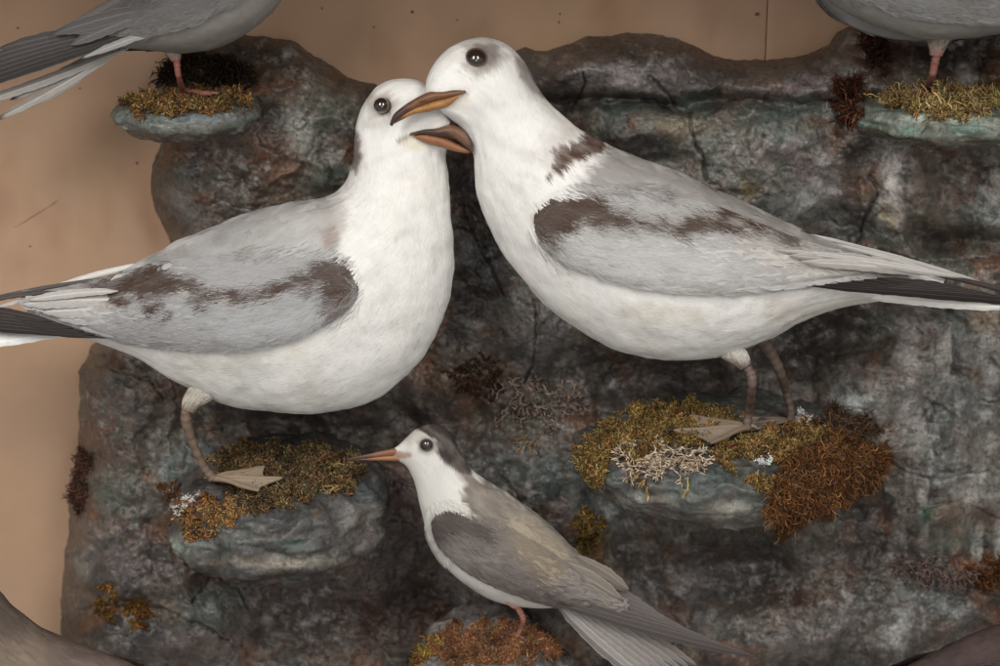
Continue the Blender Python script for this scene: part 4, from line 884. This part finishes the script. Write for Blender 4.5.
quills(R, rw, 'flight_feathers', rows)
tl = []
for k in range(5): tl.append(((862-k*3, 297-k*.5), (1012+k*6, 309-k*2.2), 9.5, -12+k*2, -14+k*2, (.84, .82, .77), dict(tipcol=(.05, .04, .036))))
quills(R, None, 'tail', tl, sub=False)
def bc_R(x, y, low):
    n = fbm(x*.09, y*.25, 3., 3)
    if low:
        c = np.tile(np.array([.36, .18, .06]), x.shape+(1,)); c = lay(c, (.24, .10, .045), sst(-.1, .4, n)*.7); c = lay(c, (.07, .035, .025), sst(410, 396, x+n*10)*.9)
    else:
        c = np.tile(np.array([.17, .078, .04]), x.shape+(1,)); top = (107-.62*(x-405))-y     # toward the ridge
        c = lay(c, (.085, .05, .042), sst(-4, 1.5, -top+3+n*6)*0); c = lay(c, (.045, .030, .027), sst(1.5, -3.5, y-(92+.0*x)-.62*(426-x).clip(0, 99)*.9+n*5)*.85); c = lay(c, (.045, .028, .025), sst(418, 399, x+n*14)*.9)
        c = lay(c, (.02, .012, .01), np.exp(-(((x-422)/4.5)**2+((y-(101.5-.2*(x-422)))/1.3)**2))*.8)
    return c
R.bill([(466, 90.5, 466, 93, 2, -60), (455, 90, 455, 96.5, 4.5, -57), (443, 91.2, 445, 99.2, 7.5, -53), (430, 91.6, 433, 102.5, 9, -50), (415, 98.5, 418, 108.3, 7.6, -49), (402, 107, 405, 115, 6, -49), (393.5, 114.8, 396.5, 121.3, 4, -50), (389.5, 124.5, 392, 126.5, 1.4, -50)],
       [(460, 94, 459, 97, 2, -58), (446, 98, 448, 106.5, 7, -53), (430, 102, 430, 111.5, 8.5, -49.5), (414, 107.8, 413, 114.8, 6, -48.5), (403, 114.6, 402, 120, 4, -49), (395, 120.6, 394, 123.8, 1.4, -50)], bc_R)
R.eye(476.5, 57, 9.4, (.07, .054, .045))
h1 = cast(748, 436, [B_MR])[0]
lg = R.leg([(733, 345, -6), (742, 361, -15), (751, 374, -20), (752, 388, -20), (749, 410, h1[1]), (747, 428, h1[1])], [1.5, 3, 5.2, 4.4, 4.0, 4.4], (.115, .08, .066), tuft=([(722, 338, -6), (732, 350, -12), (740, 358, -17), (745, 366, -19)], [14, 11.5, 8.5, 5.4]), tuftcol=(.62, .585, .53))
R.foot(lg, h1, math.pi+.10, 78, (.24, .18, .13), (.34, .265, .20), spread=.72, r=2.8, zoff=9)
h2 = cast(791, 424, [B_MR])[0]
lg = R.leg([(760, 338, 22), (772, 356, 26), (781, 374, 30), (786, 392, h2[1]), (791, 410, h2[1]), (790, 423, h2[1])], [8, 6, 5, 4, 4, 4.4], (.095, .068, .055))
R.foot(lg, h2, math.pi+.1, 62, (.17, .13, .10), (.19, .15, .12), spread=.42, r=2.2)

# ---------------------------------------------------------------- left white gull
ST_L = [(449, 111, 450, 127, 7, -22), (438, 94, 448, 138, 20, -12), (420, 81, 447, 147, 30, -4), (399, 79, 446, 154, 35, 2), (379, 86, 446, 160, 37, 5), (364, 102, 447, 168, 38, 6), (356, 125, 448, 180, 39, 5), (354, 147, 449, 196, 41, 3), (352, 168, 451, 215, 46, 0), (342, 187, 453, 238, 55, 0),
        (321, 198, 453, 268, 65, 0), (290, 202, 448, 302, 74, 0), (254, 211, 436, 335, 80, 0), (221, 223, 412, 371, 82, 0), (194, 235, 366, 403, 80, 0), (169, 247, 300, 414, 74, 0), (144, 260, 235, 406, 60, 0), (117, 273, 183, 386, 42, 0), (89, 283, 138, 359, 27, 0), (60, 290, 95, 342, 15, 0), (35, 296, 62, 332, 6, 0)]
colL = painter(WHITE, [
    ([(328, 196), (334, 212), (332, 240), (348, 264), (300, 268), (230, 272), (160, 270), (110, 285), (120, 268), (210, 222), (260, 202)], (.34, .33, .32), 9, 12, .97),
    ([(290, 215), (325, 205), (330, 240), (320, 262), (290, 262), (262, 250)], (.50, .49, .48), 14, 10, .75),
    ([(210, 225), (260, 212), (250, 240), (200, 262), (160, 262)], (.36, .35, .345), 10, 8, .5),
    ([(320, 198), (336, 190), (346, 200), (346, 225), (338, 246), (325, 236), (320, 215)], (.44, .41, .395), 6, 6, .75),
    ([(320, 230), (334, 226), (338, 240), (330, 248), (322, 240)], (.28, .20, .17), 3, 6, .6),
    ([(346, 124), (357, 132), (362, 156), (356, 174), (347, 160)], (.17, .135, .13), 3, 4, .9),
    ([(368, 94), (388, 91), (399, 103), (392, 118), (376, 121), (366, 108)], (.38, .33, .28), 5, 6, .7), ([(375, 100), (386, 97), (393, 104), (390, 114), (380, 116), (374, 109)], (.17, .14, .12), 2, 2, .75), ([(408, 100), (440, 96), (440, 104), (410, 112)], (.58, .53, .46), 5, 4, .5),
    ([(362, 120), (392, 116), (396, 122), (376, 128), (364, 128)], (.50, .47, .43), 4, 4, .5),
    ([(396, 140), (408, 134.5), (426, 131), (428, 134), (410, 138), (398, 144)], (.25, .19, .12), 1.5, 1, .85),
    ([(398, 142), (424, 134), (430, 146), (414, 152)], (.62, .58, .40), 4, 3, .55),
    ([(444, 113), (450, 114), (452, 121), (448, 121)], (.10, .085, .08), 1.4, 1, .9),
    ([(426, 108), (450, 106), (452, 112), (430, 116)], (.55, .53, .50), 4, 3, .5),
    ([(160, 350), (230, 358), (300, 350), (230, 372), (180, 372)], (.62, .58, .50), 12, 10, .5),
    ([(180, 385), (210, 392), (215, 404), (190, 400)], (.55, .50, .43), 6, 4, .6),
], hair=(-.85, .5), seed=3.)
colLW = painter((.38, .375, .375), [
    ([(180, 310), (260, 305), (330, 300), (320, 325), (270, 345), (200, 345)], (.45, .45, .455), 14, 12, .7),
    ([(100, 318), (160, 325), (240, 335), (290, 338), (230, 352), (140, 346)], (.36, .35, .35), 10, 9, .7),
    ([(35, 296), (90, 288), (120, 300), (110, 325), (70, 312), (40, 305)], (.52, .49, .455), 8, 8, .8),
    ([(318, 262), (345, 258), (358, 278), (359, 296), (346, 308), (333, 316), (324, 305), (336, 292), (320, 288), (290, 294), (262, 298), (236, 304), (206, 300), (196, 294), (200, 286), (236, 291), (272, 286), (300, 274)], DK, 5.5, 13, .93),
    ([(330, 306), (346, 296), (356, 290), (352, 302), (340, 312)], (.30, .27, .26), 3, 6, .6),
    ([(206, 300), (190, 298), (165, 297), (150, 301), (128, 294), (108, 297), (90, 294), (98, 285), (130, 274), (150, 265), (168, 264), (186, 278), (204, 286)], DK, 5.5, 13, .93),
    ([(222, 298), (232, 296), (238, 302), (228, 306)], (.5, .47, .44), 2, 2, .6), ([(180, 291), (190, 290), (196, 297), (184, 299)], (.5, .47, .44), 2, 3, .6),
    ([(112, 301), (122, 295), (133, 301), (127, 309), (116, 308)], DK, 1.6, 1, 1), ([(145, 309), (155, 299), (166, 302), (162, 314), (149, 316)], DK, 1.6, 1, 1), ([(162, 323), (169, 311), (174, 314), (169, 323)], DK, 1.2, 1, 1), ([(196, 309), (205, 304), (209, 309), (200, 313)], DK, 1.2, 1, .9),
    ([(104, 300), (112, 296), (114, 299), (106, 303)], DK, 1.2, 1, .85), ([(50, 296), (70, 289), (90, 286), (75, 292), (58, 298)], (.24, .20, .18), 2, 3, .8), ([(62, 300), (72, 297), (74, 300), (64, 304)], (.2, .17, .16), 2, 2, .7), ([(132, 300), (150, 300), (160, 296), (150, 306), (140, 306)], (.40, .36, .37), 2, 3, .6),
], hair=(-.97, .22), seed=4.)
LG = Bird('gull', W(212, 485, 10), 'white gull on the left ledge with spotted grey wing and bill tucked underneath the other', 'gull', ST_L, colL, seed=5., barbs=34000, blen=11)
LG.scales([(318, 205), (322, 250), (300, 260), (200, 262), (130, 275), (150, 258), (210, 228), (270, 208)], 420, 26, 12, .08, .04, 1.)
LG.finish_body(M['body'])
lw, _ = LG.wing([(358, 284), (346, 262), (315, 252), (270, 252), (210, 256), (160, 262), (120, 274), (80, 284), (45, 291), (22, 297)], [(358, 294), (346, 310), (322, 327), (292, 341), (252, 350), (200, 352), (150, 348), (110, 339), (72, 324), (36, 310)], 9, colfn=colLW, blade=(28, 14), nblade=700, nbarb=16000, curl=(-.02, -.10), fringe=.26, blen=14, cvar=.045)
rows = []
for k in range(6): rows.append(((106-k*11, 338-k*3.4), (-75+k*9, 323-k*3.2), 8.5, -36+k, -10+k, tuple(np.array(DP)*(1+.14*k)), dict(edge=(.10, .085, .08), bow=1.0, lean=-.25)))
for k, (a, b_, wd, c) in enumerate([((128, 300), (22, 304), 16, (.46, .44, .42)), ((138, 311), (42, 312), 17, (.44, .42, .405)), ((154, 321), (58, 319), 16, (.42, .405, .395)), ((164, 331), (80, 328), 14, (.39, .38, .375)), ((118, 291), (28, 300), 9, (.48, .455, .43))]):
    rows.append((a, b_, wd, -32-k, -18-k, c, dict(edge=(.50, .475, .45), bow=2, lean=-.25)))
for k, (a, b_, wd, c) in enumerate([((150, 262), (40, 292), 6, (.66, .64, .61)), ((120, 276), (-30, 303), 4, (.10, .085, .08)), ((60, 291), (-45, 307), 5, (.08, .065, .06)), ((90, 290), (-10, 309), 5, (.50, .47, .44))]):
    rows.append((a, b_, wd, -2-k*3, 2-k*2, c, dict(bow=2, lean=-.25)))
quills(LG, lw, 'flight_feathers', rows)
quills(LG, None, 'tail', [((72-k*2, 332-k*.5), (-62-k*8, 350-k*3.2), 12, -10+k*2, -14+k*2, (.84, .83, .79), dict(tipcol=(.07, .055, .05), lean=-.25)) for k in range(5)], sub=False)
def bc_L(x, y, low):
    n = fbm(x*.12, y*.25, 7., 3)
    if low:
        c = np.tile(np.array([.27, .115, .052]), x.shape+(1,)); c = lay(c, (.20, .085, .045), sst(0, .4, n)*.6); c = lay(c, (.07, .04, .03), sst(460, 470, x+n*6)*.8)
    else:
        c = np.tile(np.array([.15, .075, .045]), x.shape+(1,)); g = 136+.42*(x-446)+.012*(x-446)**2
        c = lay(c, (.04, .028, .024), sst(5, 1, g-y+n*4)*.85); c = lay(c, (.05, .03, .026), sst(463, 472, x+n*8)*.8); c = lay(c, (.36, .30, .25), sst(452, 444, x+n*6)*sst(9, 12, g-y)*.7)
    return c
LG.bill([(410, 133, 410, 135.5, 2, -33), (424, 129.5, 423, 134, 5, -35), (437, 128, 436, 136.5, 7.5, -34), (450, 124.5, 446, 138.5, 9, -31), (459, 127, 455, 140, 7, -31), (467, 133, 462, 144.5, 5.6, -34), (472, 142, 468, 149.5, 3.8, -36), (473.5, 151, 472, 154, 1.4, -36)],
        [(414, 135.5, 415, 138, 2, -32), (426, 133.5, 426, 143.5, 7, -31), (441, 136.5, 441, 147.5, 7.5, -30), (454, 142.5, 453, 151, 5.5, -30), (463, 147, 462, 152.8, 4, -33), (470, 151, 469, 153.8, 1.5, -35)], bc_L)
LG.eye(383.5, 106, 7.6, (.075, .058, .048))
h1 = cast(214, 487, [B_ML])[0]
lg = LG.leg([(200, 388, -6), (189, 404, -13), (186, 418, -16), (192, 440, h1[1]*.5-8), (203, 465, h1[1]), (213, 478.5, h1[1])], [1.5, 3.6, 5.8, 4.4, 4.0, 4.6], (.15, .105, .075), tuft=([(210, 384, -6), (200, 393, -10), (192, 401, -14), (188, 410, -16)], [14, 11.5, 8.5, 5.8]), tuftcol=(.55, .51, .44))
LG.foot(lg, h1, .03, 70, (.28, .205, .14), (.36, .29, .21), spread=.62, r=2.6, zoff=9)

# ---------------------------------------------------------------- small tern
ST_T = [(390, 450.5, 391, 457, 2.6, -8), (398, 445.5, 399, 461, 7, -7), (406, 438, 406, 466, 12.5, -5), (418, 428, 411, 474, 18, -4), (436, 424, 416, 487, 21, -3), (451, 434, 419, 502, 22, -2), (460, 451, 423, 518, 24, 0), (471, 468, 428, 538, 30, 0), (490, 482, 440, 560, 36, 0), (515, 498, 463, 583, 40, 0), (545, 520, 497, 602, 40, 0), (574, 548, 535, 608, 32, 0), (599, 572, 565, 607, 22, 0), (618, 590, 592, 608, 12, 0), (636, 603, 625, 614, 5, 0)]
colT = painter((.72, .70, .66), [
    ([(400, 436), (425, 424), (436, 430), (430, 438), (408, 446)], (.46, .42, .38), 5, 4, .6),
    ([(414, 421), (436, 419), (456, 428), (466, 446), (471, 474), (458, 474), (446, 463), (437, 453), (434, 440), (424, 432), (414, 428)], (.055, .041, .036), 2, 4, .96),
    ([(417, 440), (426, 436), (435, 441), (436, 450), (428, 455), (418, 452)], (.30, .27, .25), 3, 3, .8),
    ([(386, 450), (399, 451), (412, 454), (411, 457), (398, 459.5), (386, 459)], (.34, .19, .11), 2, 1.5, .75),
    ([(452, 462), (460, 456), (470, 475), (466, 484), (458, 478)], (.16, .13, .115), 4, 5, .5),
    ([(463, 490), (470, 474), (487, 478), (502, 490), (547, 518), (577, 546), (602, 570), (640, 600), (600, 606), (560, 600), (500, 560), (475, 530)], (.215, .18, .15), 4, 7, .95),
    ([(500, 520), (530, 515), (570, 550), (560, 575), (520, 560)], (.36, .30, .21), 8, 8, .6),
    ([(470, 590), (540, 604), (600, 608), (560, 612)], (.45, .42, .38), 8, 4, .5),
], hair=(.75, .66), seed=6.)
colTW = painter((.20, .175, .16), [
    ([(431, 520), (440, 508), (462, 511), (488, 528), (499, 545), (486, 542), (462, 532), (446, 536), (437, 545), (432, 530)], (.085, .068, .063), 3, 5, .9),
    ([(505, 525), (535, 540), (570, 572), (550, 585), (520, 560)], (.29, .235, .165), 6, 7, .75),
    ([(470, 560), (520, 585), (580, 603), (615, 608), (600, 616), (520, 602), (470, 580)], (.15, .125, .115), 5, 5, .8),
    ([(440, 545), (470, 545), (500, 565), (490, 575), (455, 560)], (.29, .26, .245), 6, 5, .6),
], hair=(.85, .52), seed=7.)
T = Bird('tern', W(516, 638, 5), 'small grey-backed tern with a dark hind crown and slender orange bill, on the bottom boulder', 'tern', ST_T, colT, seed=9., barbs=15000, blen=7, lump=.45, nr=190, na=90)
T.scales([(474, 488), (488, 490), (505, 502), (547, 528), (577, 554), (598, 576), (606, 590), (590, 596), (540, 560), (490, 520)], 240, 22, 11, .2, .08, .6)
T.finish_body(M['body'])
tw, _ = T.wing([(432, 519), (440, 508), (464, 509), (500, 522), (540, 545), (580, 571), (622, 594)], [(432, 527), (440, 549), (465, 572), (500, 590), (540, 604), (580, 611), (622, 614)], 5, nu=110, nv=32, colfn=colTW, blade=(30, 14), nblade=240, nbarb=5000, curl=(0, .05), fringe=.42, blen=9, cvar=.08)
rows = []
for k in range(7): rows.append(((540+k*9, 597-k*4), (756-k*13, 657-k*4.2), 11, -14+k, -6+k*.5, (.10+.012*k, .085+.011*k, .08+.01*k), dict(edge=(.20, .175, .165), bow=2.5-k*.4)))
for k, (a, b_, wd) in enumerate([((560, 560), (628, 591), 15), ((545, 560), (622, 600), 17), ((525, 572), (612, 606), 17), ((500, 575), (590, 606), 15), ((575, 556), (629, 590), 10)]):
    rows.append((a, b_, wd, -24-k, -13-k, (.25, .215, .18), dict(edge=(.40, .35, .30), bow=-3)))
quills(T, tw, 'flight_feathers', rows)
quills(T, None, 'tail', [((556+k*4, 603), (648+k*7, 684-k*2.6), 13, 2+k*1.3, 3+k*1.3, (.34-.015*k, .31-.015*k, .295-.015*k), dict(edge=((.62, .60, .57) if k == 0 else (.42, .39, .37)), inner=(.24, .215, .205), bow=3-k*.5)) for k in range(8)], sub=False)
def bc_T(x, y, low):
    n = fbm(x*.15, y*.3, 9., 3)
    c = np.tile(np.array([.34, .17, .085] if low else [.24, .11, .065]), x.shape+(1,))
    if not low: c = lay(c, (.12, .06, .05), sst(-1, 2.0, (458-.24*(x-350))-y+n*3)*.6)
    c = lay(c, (.05, .04, .035), sst(380, 354, x+n*14)*.85)
    return c
T.bill([(408, 446, 408, 455, 4, -6), (398, 447.6, 399, 455.5, 4.4, -8), (385, 450.2, 386, 456.4, 3.7, -11), (368, 454, 368, 458, 2.4, -14), (354, 457, 354, 459.5, 1.4, -16), (345, 459.5, 345, 460.2, .4, -17)],
       [(408, 455, 408, 460, 3.4, -6), (398, 455, 399, 461, 3.8, -8), (385, 456, 386, 460.8, 3.2, -11), (368, 458, 368, 460.6, 2.1, -14), (355, 459.3, 355, 460.3, .9, -16)], bc_T, nr=44, na=20)
T.eye(426.5, 445, 6.8, (.14, .12, .11))
h1 = cast(516, 639, [B_BC])[0]
lg = T.leg([(512, 600, -6), (519, 610, -5), (523, 619, -4), (521, 628, h1[1]*.6), (516, 638, h1[1])], [4, 3.2, 3.0, 2.3, 2.8], (.30, .125, .095), tuft=([(510, 595, -6), (516, 606, -6)], [10, 3.6]), tuftcol=(.5, .47, .42), n=12, scale=.7)
T.foot(lg, h1, math.pi*.98, 26, (.32, .13, .095), (.30, .13, .10), spread=.5, r=1.2, zoff=1.5)

# ---------------------------------------------------------------- upper left bird
ST_TL = [(312, -104, 310, -96, 4, -4), (303, -116, 304, -84, 14, -3), (284, -124, 299, -68, 21, -2), (264, -116, 294, -46, 25, 0), (254, -98, 290, -26, 28, 0), (243, -76, 284, -6, 36, 0), (222, -58, 270, 14, 45, 0), (195, -44, 248, 33, 50, 0), (165, -30, 217, 48, 50, 0), (140, -16, 183, 53, 43, 0), (118, -5, 148, 50, 31, 0), (98, 6, 122, 48, 20, 0), (78, 18, 96, 54, 11, 0), (60, 30, 74, 58, 5, 0)]
colTL = painter((.26, .24, .225), [  # grey plumage set darker, roof shade put into the colour
    ([(140, 40), (190, 36), (250, 20), (250, 34), (190, 60), (140, 56)], (.17, .15, .13), 8, 5, .6),
], hair=(-.85, .5), seed=8.)
colTLW = painter((.17, .162, .158), [  # wing tones lowered too, standing for shade under the roof
    ([(120, 34), (150, 30), (200, 14), (240, -5), (250, 0), (200, 24), (150, 40), (120, 44)], (.26, .25, .24), 5, 4, .6),
    ([(200, -30), (250, -30), (250, -8), (200, 6)], (.15, .14, .138), 8, 5, .5),
], hair=(-.85, .5), seed=9.)
TL = Bird('tern', W(184, 92, 40), 'grey tern, shade painted into its plumage, with folded dark wingtips on the upper left moss ledge, head out of frame', 'tern', ST_TL, colTL, Yc=38, seed=13., barbs=14000, blen=8, lump=.6, nr=180, na=90)
TL.finish_body(M['body'])
w3, _ = TL.wing([(272, -50), (255, -62), (225, -50), (190, -38), (150, -18), (118, 2), (88, 22)], [(274, -42), (262, -18), (236, 4), (205, 20), (165, 34), (125, 42), (88, 44)], 6, nu=110, nv=32, colfn=colTLW, blade=(24, 12), nblade=330, nbarb=5000, curl=(0, -.05), fringe=.07, blen=8, cvar=.05)
rows = []
for k in range(7): rows.append(((140-k*6, 34-k*1.0), (-44+k*7, 94-k*7.5), 11, 10+k, 26+k, (.035+.009*k, .03+.008*k, .029+.008*k), dict(edge=(.15, .14, .135), bow=2, lean=-.25)))
for k, (a, b_, wd) in enumerate([((170, 28), (82, 58), 8), ((150, 20), (62, 32), 14), ((165, 5), (52, 34), 15), ((160, 10), (70, 45), 13)]):
    rows.append((a, b_, wd, 2-k, 14-k, [(.34, .33, .32), (.13, .12, .118), (.12, .112, .11), (.14, .132, .13)][k], dict(edge=(.22, .21, .20), bow=2, lean=-.25)))
quills(TL, w3, 'flight_feathers', rows)
quills(TL, None, 'tail', [((130-k*5, 47-k*.5), [(-30, 106), (-6, 121), (26, 108), (46, 92), (10, 100)][k], 11, 42+k*1.5, 44+k, (.36-.01*k, .34-.01*k, .315-.01*k), dict(edge=(.40, .38, .36), tipcol=(.07, .055, .05), bow=-2, lean=-.25, inner=(.26, .24, .22))) for k in range(5)], sub=False)
TL.bill([(306, -106, 306, -96, 4, -3), (322, -102, 322, -96, 3, -6), (345, -98, 345, -95, 1.8, -9), (362, -94, 362, -93.4, .4, -10)], [(306, -98, 306, -92, 3.4, -3), (322, -97, 322, -92.4, 2.6, -6), (345, -95, 345, -93, 1.2, -9), (356, -94, 356, -93.4, .4, -10)], bc_T, nr=30, na=16)
TL.eye(283, -97, 6, (.26, .235, .22))
h1 = cast(186, 96, [B_TL])[0]
lg = TL.leg([(172, 44, 2), (176, 54, 2), (177, 64, 2), (179, 78, 2), (185, 96, h1[1]-38)], [4.5, 3.6, 3.4, 2.8, 3.2], (.22, .075, .058), tuft=([(172, 44, 2), (176, 60, 2)], [11, 3.8]), tuftcol=(.30, .27, .24), n=12, scale=.7)
TL.foot(lg, h1, .05, 34, (.36, .15, .12), (.34, .17, .14), spread=.45, r=1.3, zoff=3)

# ---------------------------------------------------------------- upper right bird
ST_TR = [(768, -114, 770, -104, 4, -4), (777, -126, 779, -94, 15, -3), (797, -132, 785, -78, 23, -2), (816, -122, 795, -56, 27, 0), (829, -100, 804, -36, 30, 0), (844, -80, 815, -14, 39, 0), (872, -64, 838, 8, 50, 0), (912, -52, 878, 27, 57, 0), (956, -40, 926, 40, 57, 0), (1000, -24, 975, 37, 47, 0), (1040, -8, 1016, 31, 32, 0), (1075, 5, 1056, 29, 18, 0), (1110, 16, 1098, 28, 7, 0)]
colTR = painter((.26, .245, .225), [([(900, 26), (960, 30), (990, 28), (950, 46), (910, 40)], (.22, .19, .165), 8, 5, .5)], hair=(.9, .3), seed=10.)  # grey kept darker to paint in the shade below the roof
colTRW = painter((.21, .205, .2), [([(850, -6), (890, 12), (940, 18), (1010, 18), (1010, 26), (940, 26), (880, 18)], (.34, .33, .32), 4, 3, .7)], hair=(.95, .2), seed=11.)  # wing grey also darkened as painted roof shade
TR = Bird('gull', W(927, 92, 20), 'grey gull, shade painted into its plumage, standing on one pink leg on the upper right moss ledge', 'gull', ST_TR, colTR, Yc=22, seed=17., barbs=14000, blen=9, lump=.6, nr=180, na=90)
TR.finish_body(M['body'])
w4, _ = TR.wing([(826, -44), (846, -62), (880, -56), (930, -46), (990, -26), (1050, -2), (1105, 18)], [(828, -36), (842, -10), (874, 8), (915, 20), (965, 24), (1030, 24), (1105, 26)], 7, nu=110, nv=32, colfn=colTRW, blade=(26, 13), nblade=330, nbarb=6000, curl=(0, .05), fringe=.07, blen=9, cvar=.04)
quills(TR, w4, 'flight_feathers', [((1010+k*10, 22-k*2), (1200-k*12, 44-k*4), 11, -10+k, 4+k, (.09, .075, .07), dict(edge=(.2, .18, .17))) for k in range(5)])
quills(TR, None, 'tail', [((1060, 24), (1190, 54-k*5), 13, 24+k*2, 25+k*2, (.6, .58, .55), dict(tipcol=(.07, .055, .05))) for k in range(4)], sub=False)
TR.bill([(774, -116, 776, -104, 5, -3), (758, -113, 760, -103, 4.4, -6), (742, -106, 744, -101, 3, -8), (735, -98, 736, -96, .8, -9)], [(776, -106, 776, -99, 4.2, -3), (760, -104, 760, -98.5, 3.4, -6), (745, -101, 745, -98, 2, -8), (738, -98.5, 738, -97.5, .5, -9)], bc_T, nr=30, na=16)
TR.eye(797, -104, 6.5, (.26, .235, .22))
h1 = cast(926, 95, [B_TR])[0]
lg = TR.leg([(938, 34, 0), (938, 48, 0), (935, 62, 0), (932, 76, 0), (926, 94, h1[1]-22)], [5, 4.2, 4, 3.6, 4], (.20, .085, .07), tuft=([(940, 28, 0), (938, 42, 0), (936, 55, 0)], [20, 9, 5]), tuftcol=(.28, .25, .21), n=12, scale=.9)
TR.foot(lg, h1, math.pi+.15, 40, (.34, .17, .14), (.32, .18, .14), spread=.45, r=1.6, zoff=3.5)

# ---------------------------------------------------------------- birds cut by the lower corners
def shift(st, dx, dy, dY=0, k=1.0, cx=0, cy=0): return [((a-cx)*k+cx+dx, (b-cy)*k+cy+dy, (c-cx)*k+cx+dx, (d-cy)*k+cy+dy, e*k, f*k+dY) for a, b, c, d, e, f in st]
colBL = painter((.14, .105, .085), [([(-20, 640), (40, 645), (60, 670), (20, 690), (-20, 690)], (.22, .17, .125), 16, 12, .8), ([(60, 650), (130, 668), (130, 690), (70, 690)], (.17, .13, .12), 14, 12, .7), ([(-20, 590), (10, 600), (30, 625), (0, 640), (-20, 620)], (.085, .065, .052), 12, 9, .7)], hair=(.8, .5), grain=.22, seed=12.)
BL = Bird('gull', W(200, 930, -120), 'mottled grey-brown back of a gull cut off by the lower left corner', 'gull', shift(ST_R, -547, 492), colBL, Yc=-110, seed=21., barbs=30000, blen=13)
BL.finish_body(M['body'])
w5, _ = BL.wing(tf([(534, 216), (547, 202), (575, 191), (618, 190), (665, 196), (722, 209), (790, 236), (850, 256), (905, 268)], lambda x, y: (x-547, y+492)), tf([(535, 230), (545, 250), (570, 268), (606, 281), (652, 290), (700, 294), (750, 292), (810, 286), (870, 280), (912, 274)], lambda x, y: (x-547, y+492)), 9, blade=(30, 15), nblade=500, nbarb=6000, fringe=.3, cvar=.09)
quills(BL, w5, 'flight_feathers', [((265+k*13, 778-k*1.6), (503-k*14, 797-k*2.2), 9.5, -132+k, -118+k, DP) for k in range(5)])
BL.eye(477-547, 57+492, 9.3, (.30, .26, .23))
BL.bill(shift([(462, 90, 462, 94, 3, -34), (444, 88, 446, 99, 7, -40), (428, 92, 433, 102.5, 8, -44), (414, 97, 418, 108, 7, -47), (402, 104, 405, 113.5, 5.6, -49), (394, 111.5, 397, 119, 4, -50), (390, 121, 392.5, 125, 1.4, -50)], -547, 492),
        shift([(455, 96, 452, 104, 4, -36), (443, 99, 446, 107, 6, -40), (428, 103.5, 428, 111, 6.2, -44), (414, 109.5, 413, 116, 5.2, -47), (403, 115, 402, 119.8, 3.6, -49), (395, 120, 394, 123.5, 1.4, -50)], -547, 492), lambda x, y, low: bc_R(x+547, y-492, low))
colBR = painter((.072, .048, .045), [([(900, 660), (1010, 610), (1010, 640), (930, 680)], (.095, .068, .064), 12, 8, .6)], hair=(-.85, .5), grain=.12, seed=13.)
BR_ = Bird('gull', W(950, 920, -100), 'smooth dark brown back of a bird cut off by the lower right corner', 'gull', shift(ST_L, 752, 411), colBR, Yc=-90, seed=25., barbs=24000, blen=13)
BR_.finish_body(M['body'])
w6, _ = BR_.wing(tf([(358, 284), (346, 262), (315, 252), (270, 252), (210, 256), (160, 262), (120, 274), (80, 284), (45, 291), (22, 297)], lambda x, y: (x+752, y+411)), tf([(358, 294), (346, 310), (322, 327), (292, 341), (252, 350), (200, 352), (150, 348), (110, 339), (72, 324), (36, 310)], lambda x, y: (x+752, y+411)), 9, blade=(30, 15), nblade=400, nbarb=4000, fringe=.15, cvar=.06)
quills(BR_, w6, 'flight_feathers', [((858-k*11, 749-k*3.4), (677+k*9, 734-k*3.2), 8.5, -114+k, -100+k, DP) for k in range(5)])
BR_.eye(383+752, 105+411, 8.3, (.2, .17, .15))
BR_.bill(shift([(424, 125, 422, 132, 5, -14), (436, 121, 432, 133, 8, -20), (449, 123.5, 445, 136.5, 8, -26), (459, 127, 455, 140, 7, -31), (467, 133, 462, 144.5, 5.6, -34), (472, 142, 468, 149.5, 3.8, -36), (473.5, 151, 472, 154, 1.4, -36)], 752, 411),
         shift([(418, 134, 420, 144, 5, -12), (428, 134, 429, 145.5, 7, -18), (441, 137.5, 441, 148, 6.5, -24), (454, 142.5, 453, 151, 5.5, -30), (463, 147, 462, 152.8, 4, -33), (470, 151, 469, 153.8, 1.5, -35)], 752, 411), lambda x, y, low: bc_L(x-752, y-411, low))
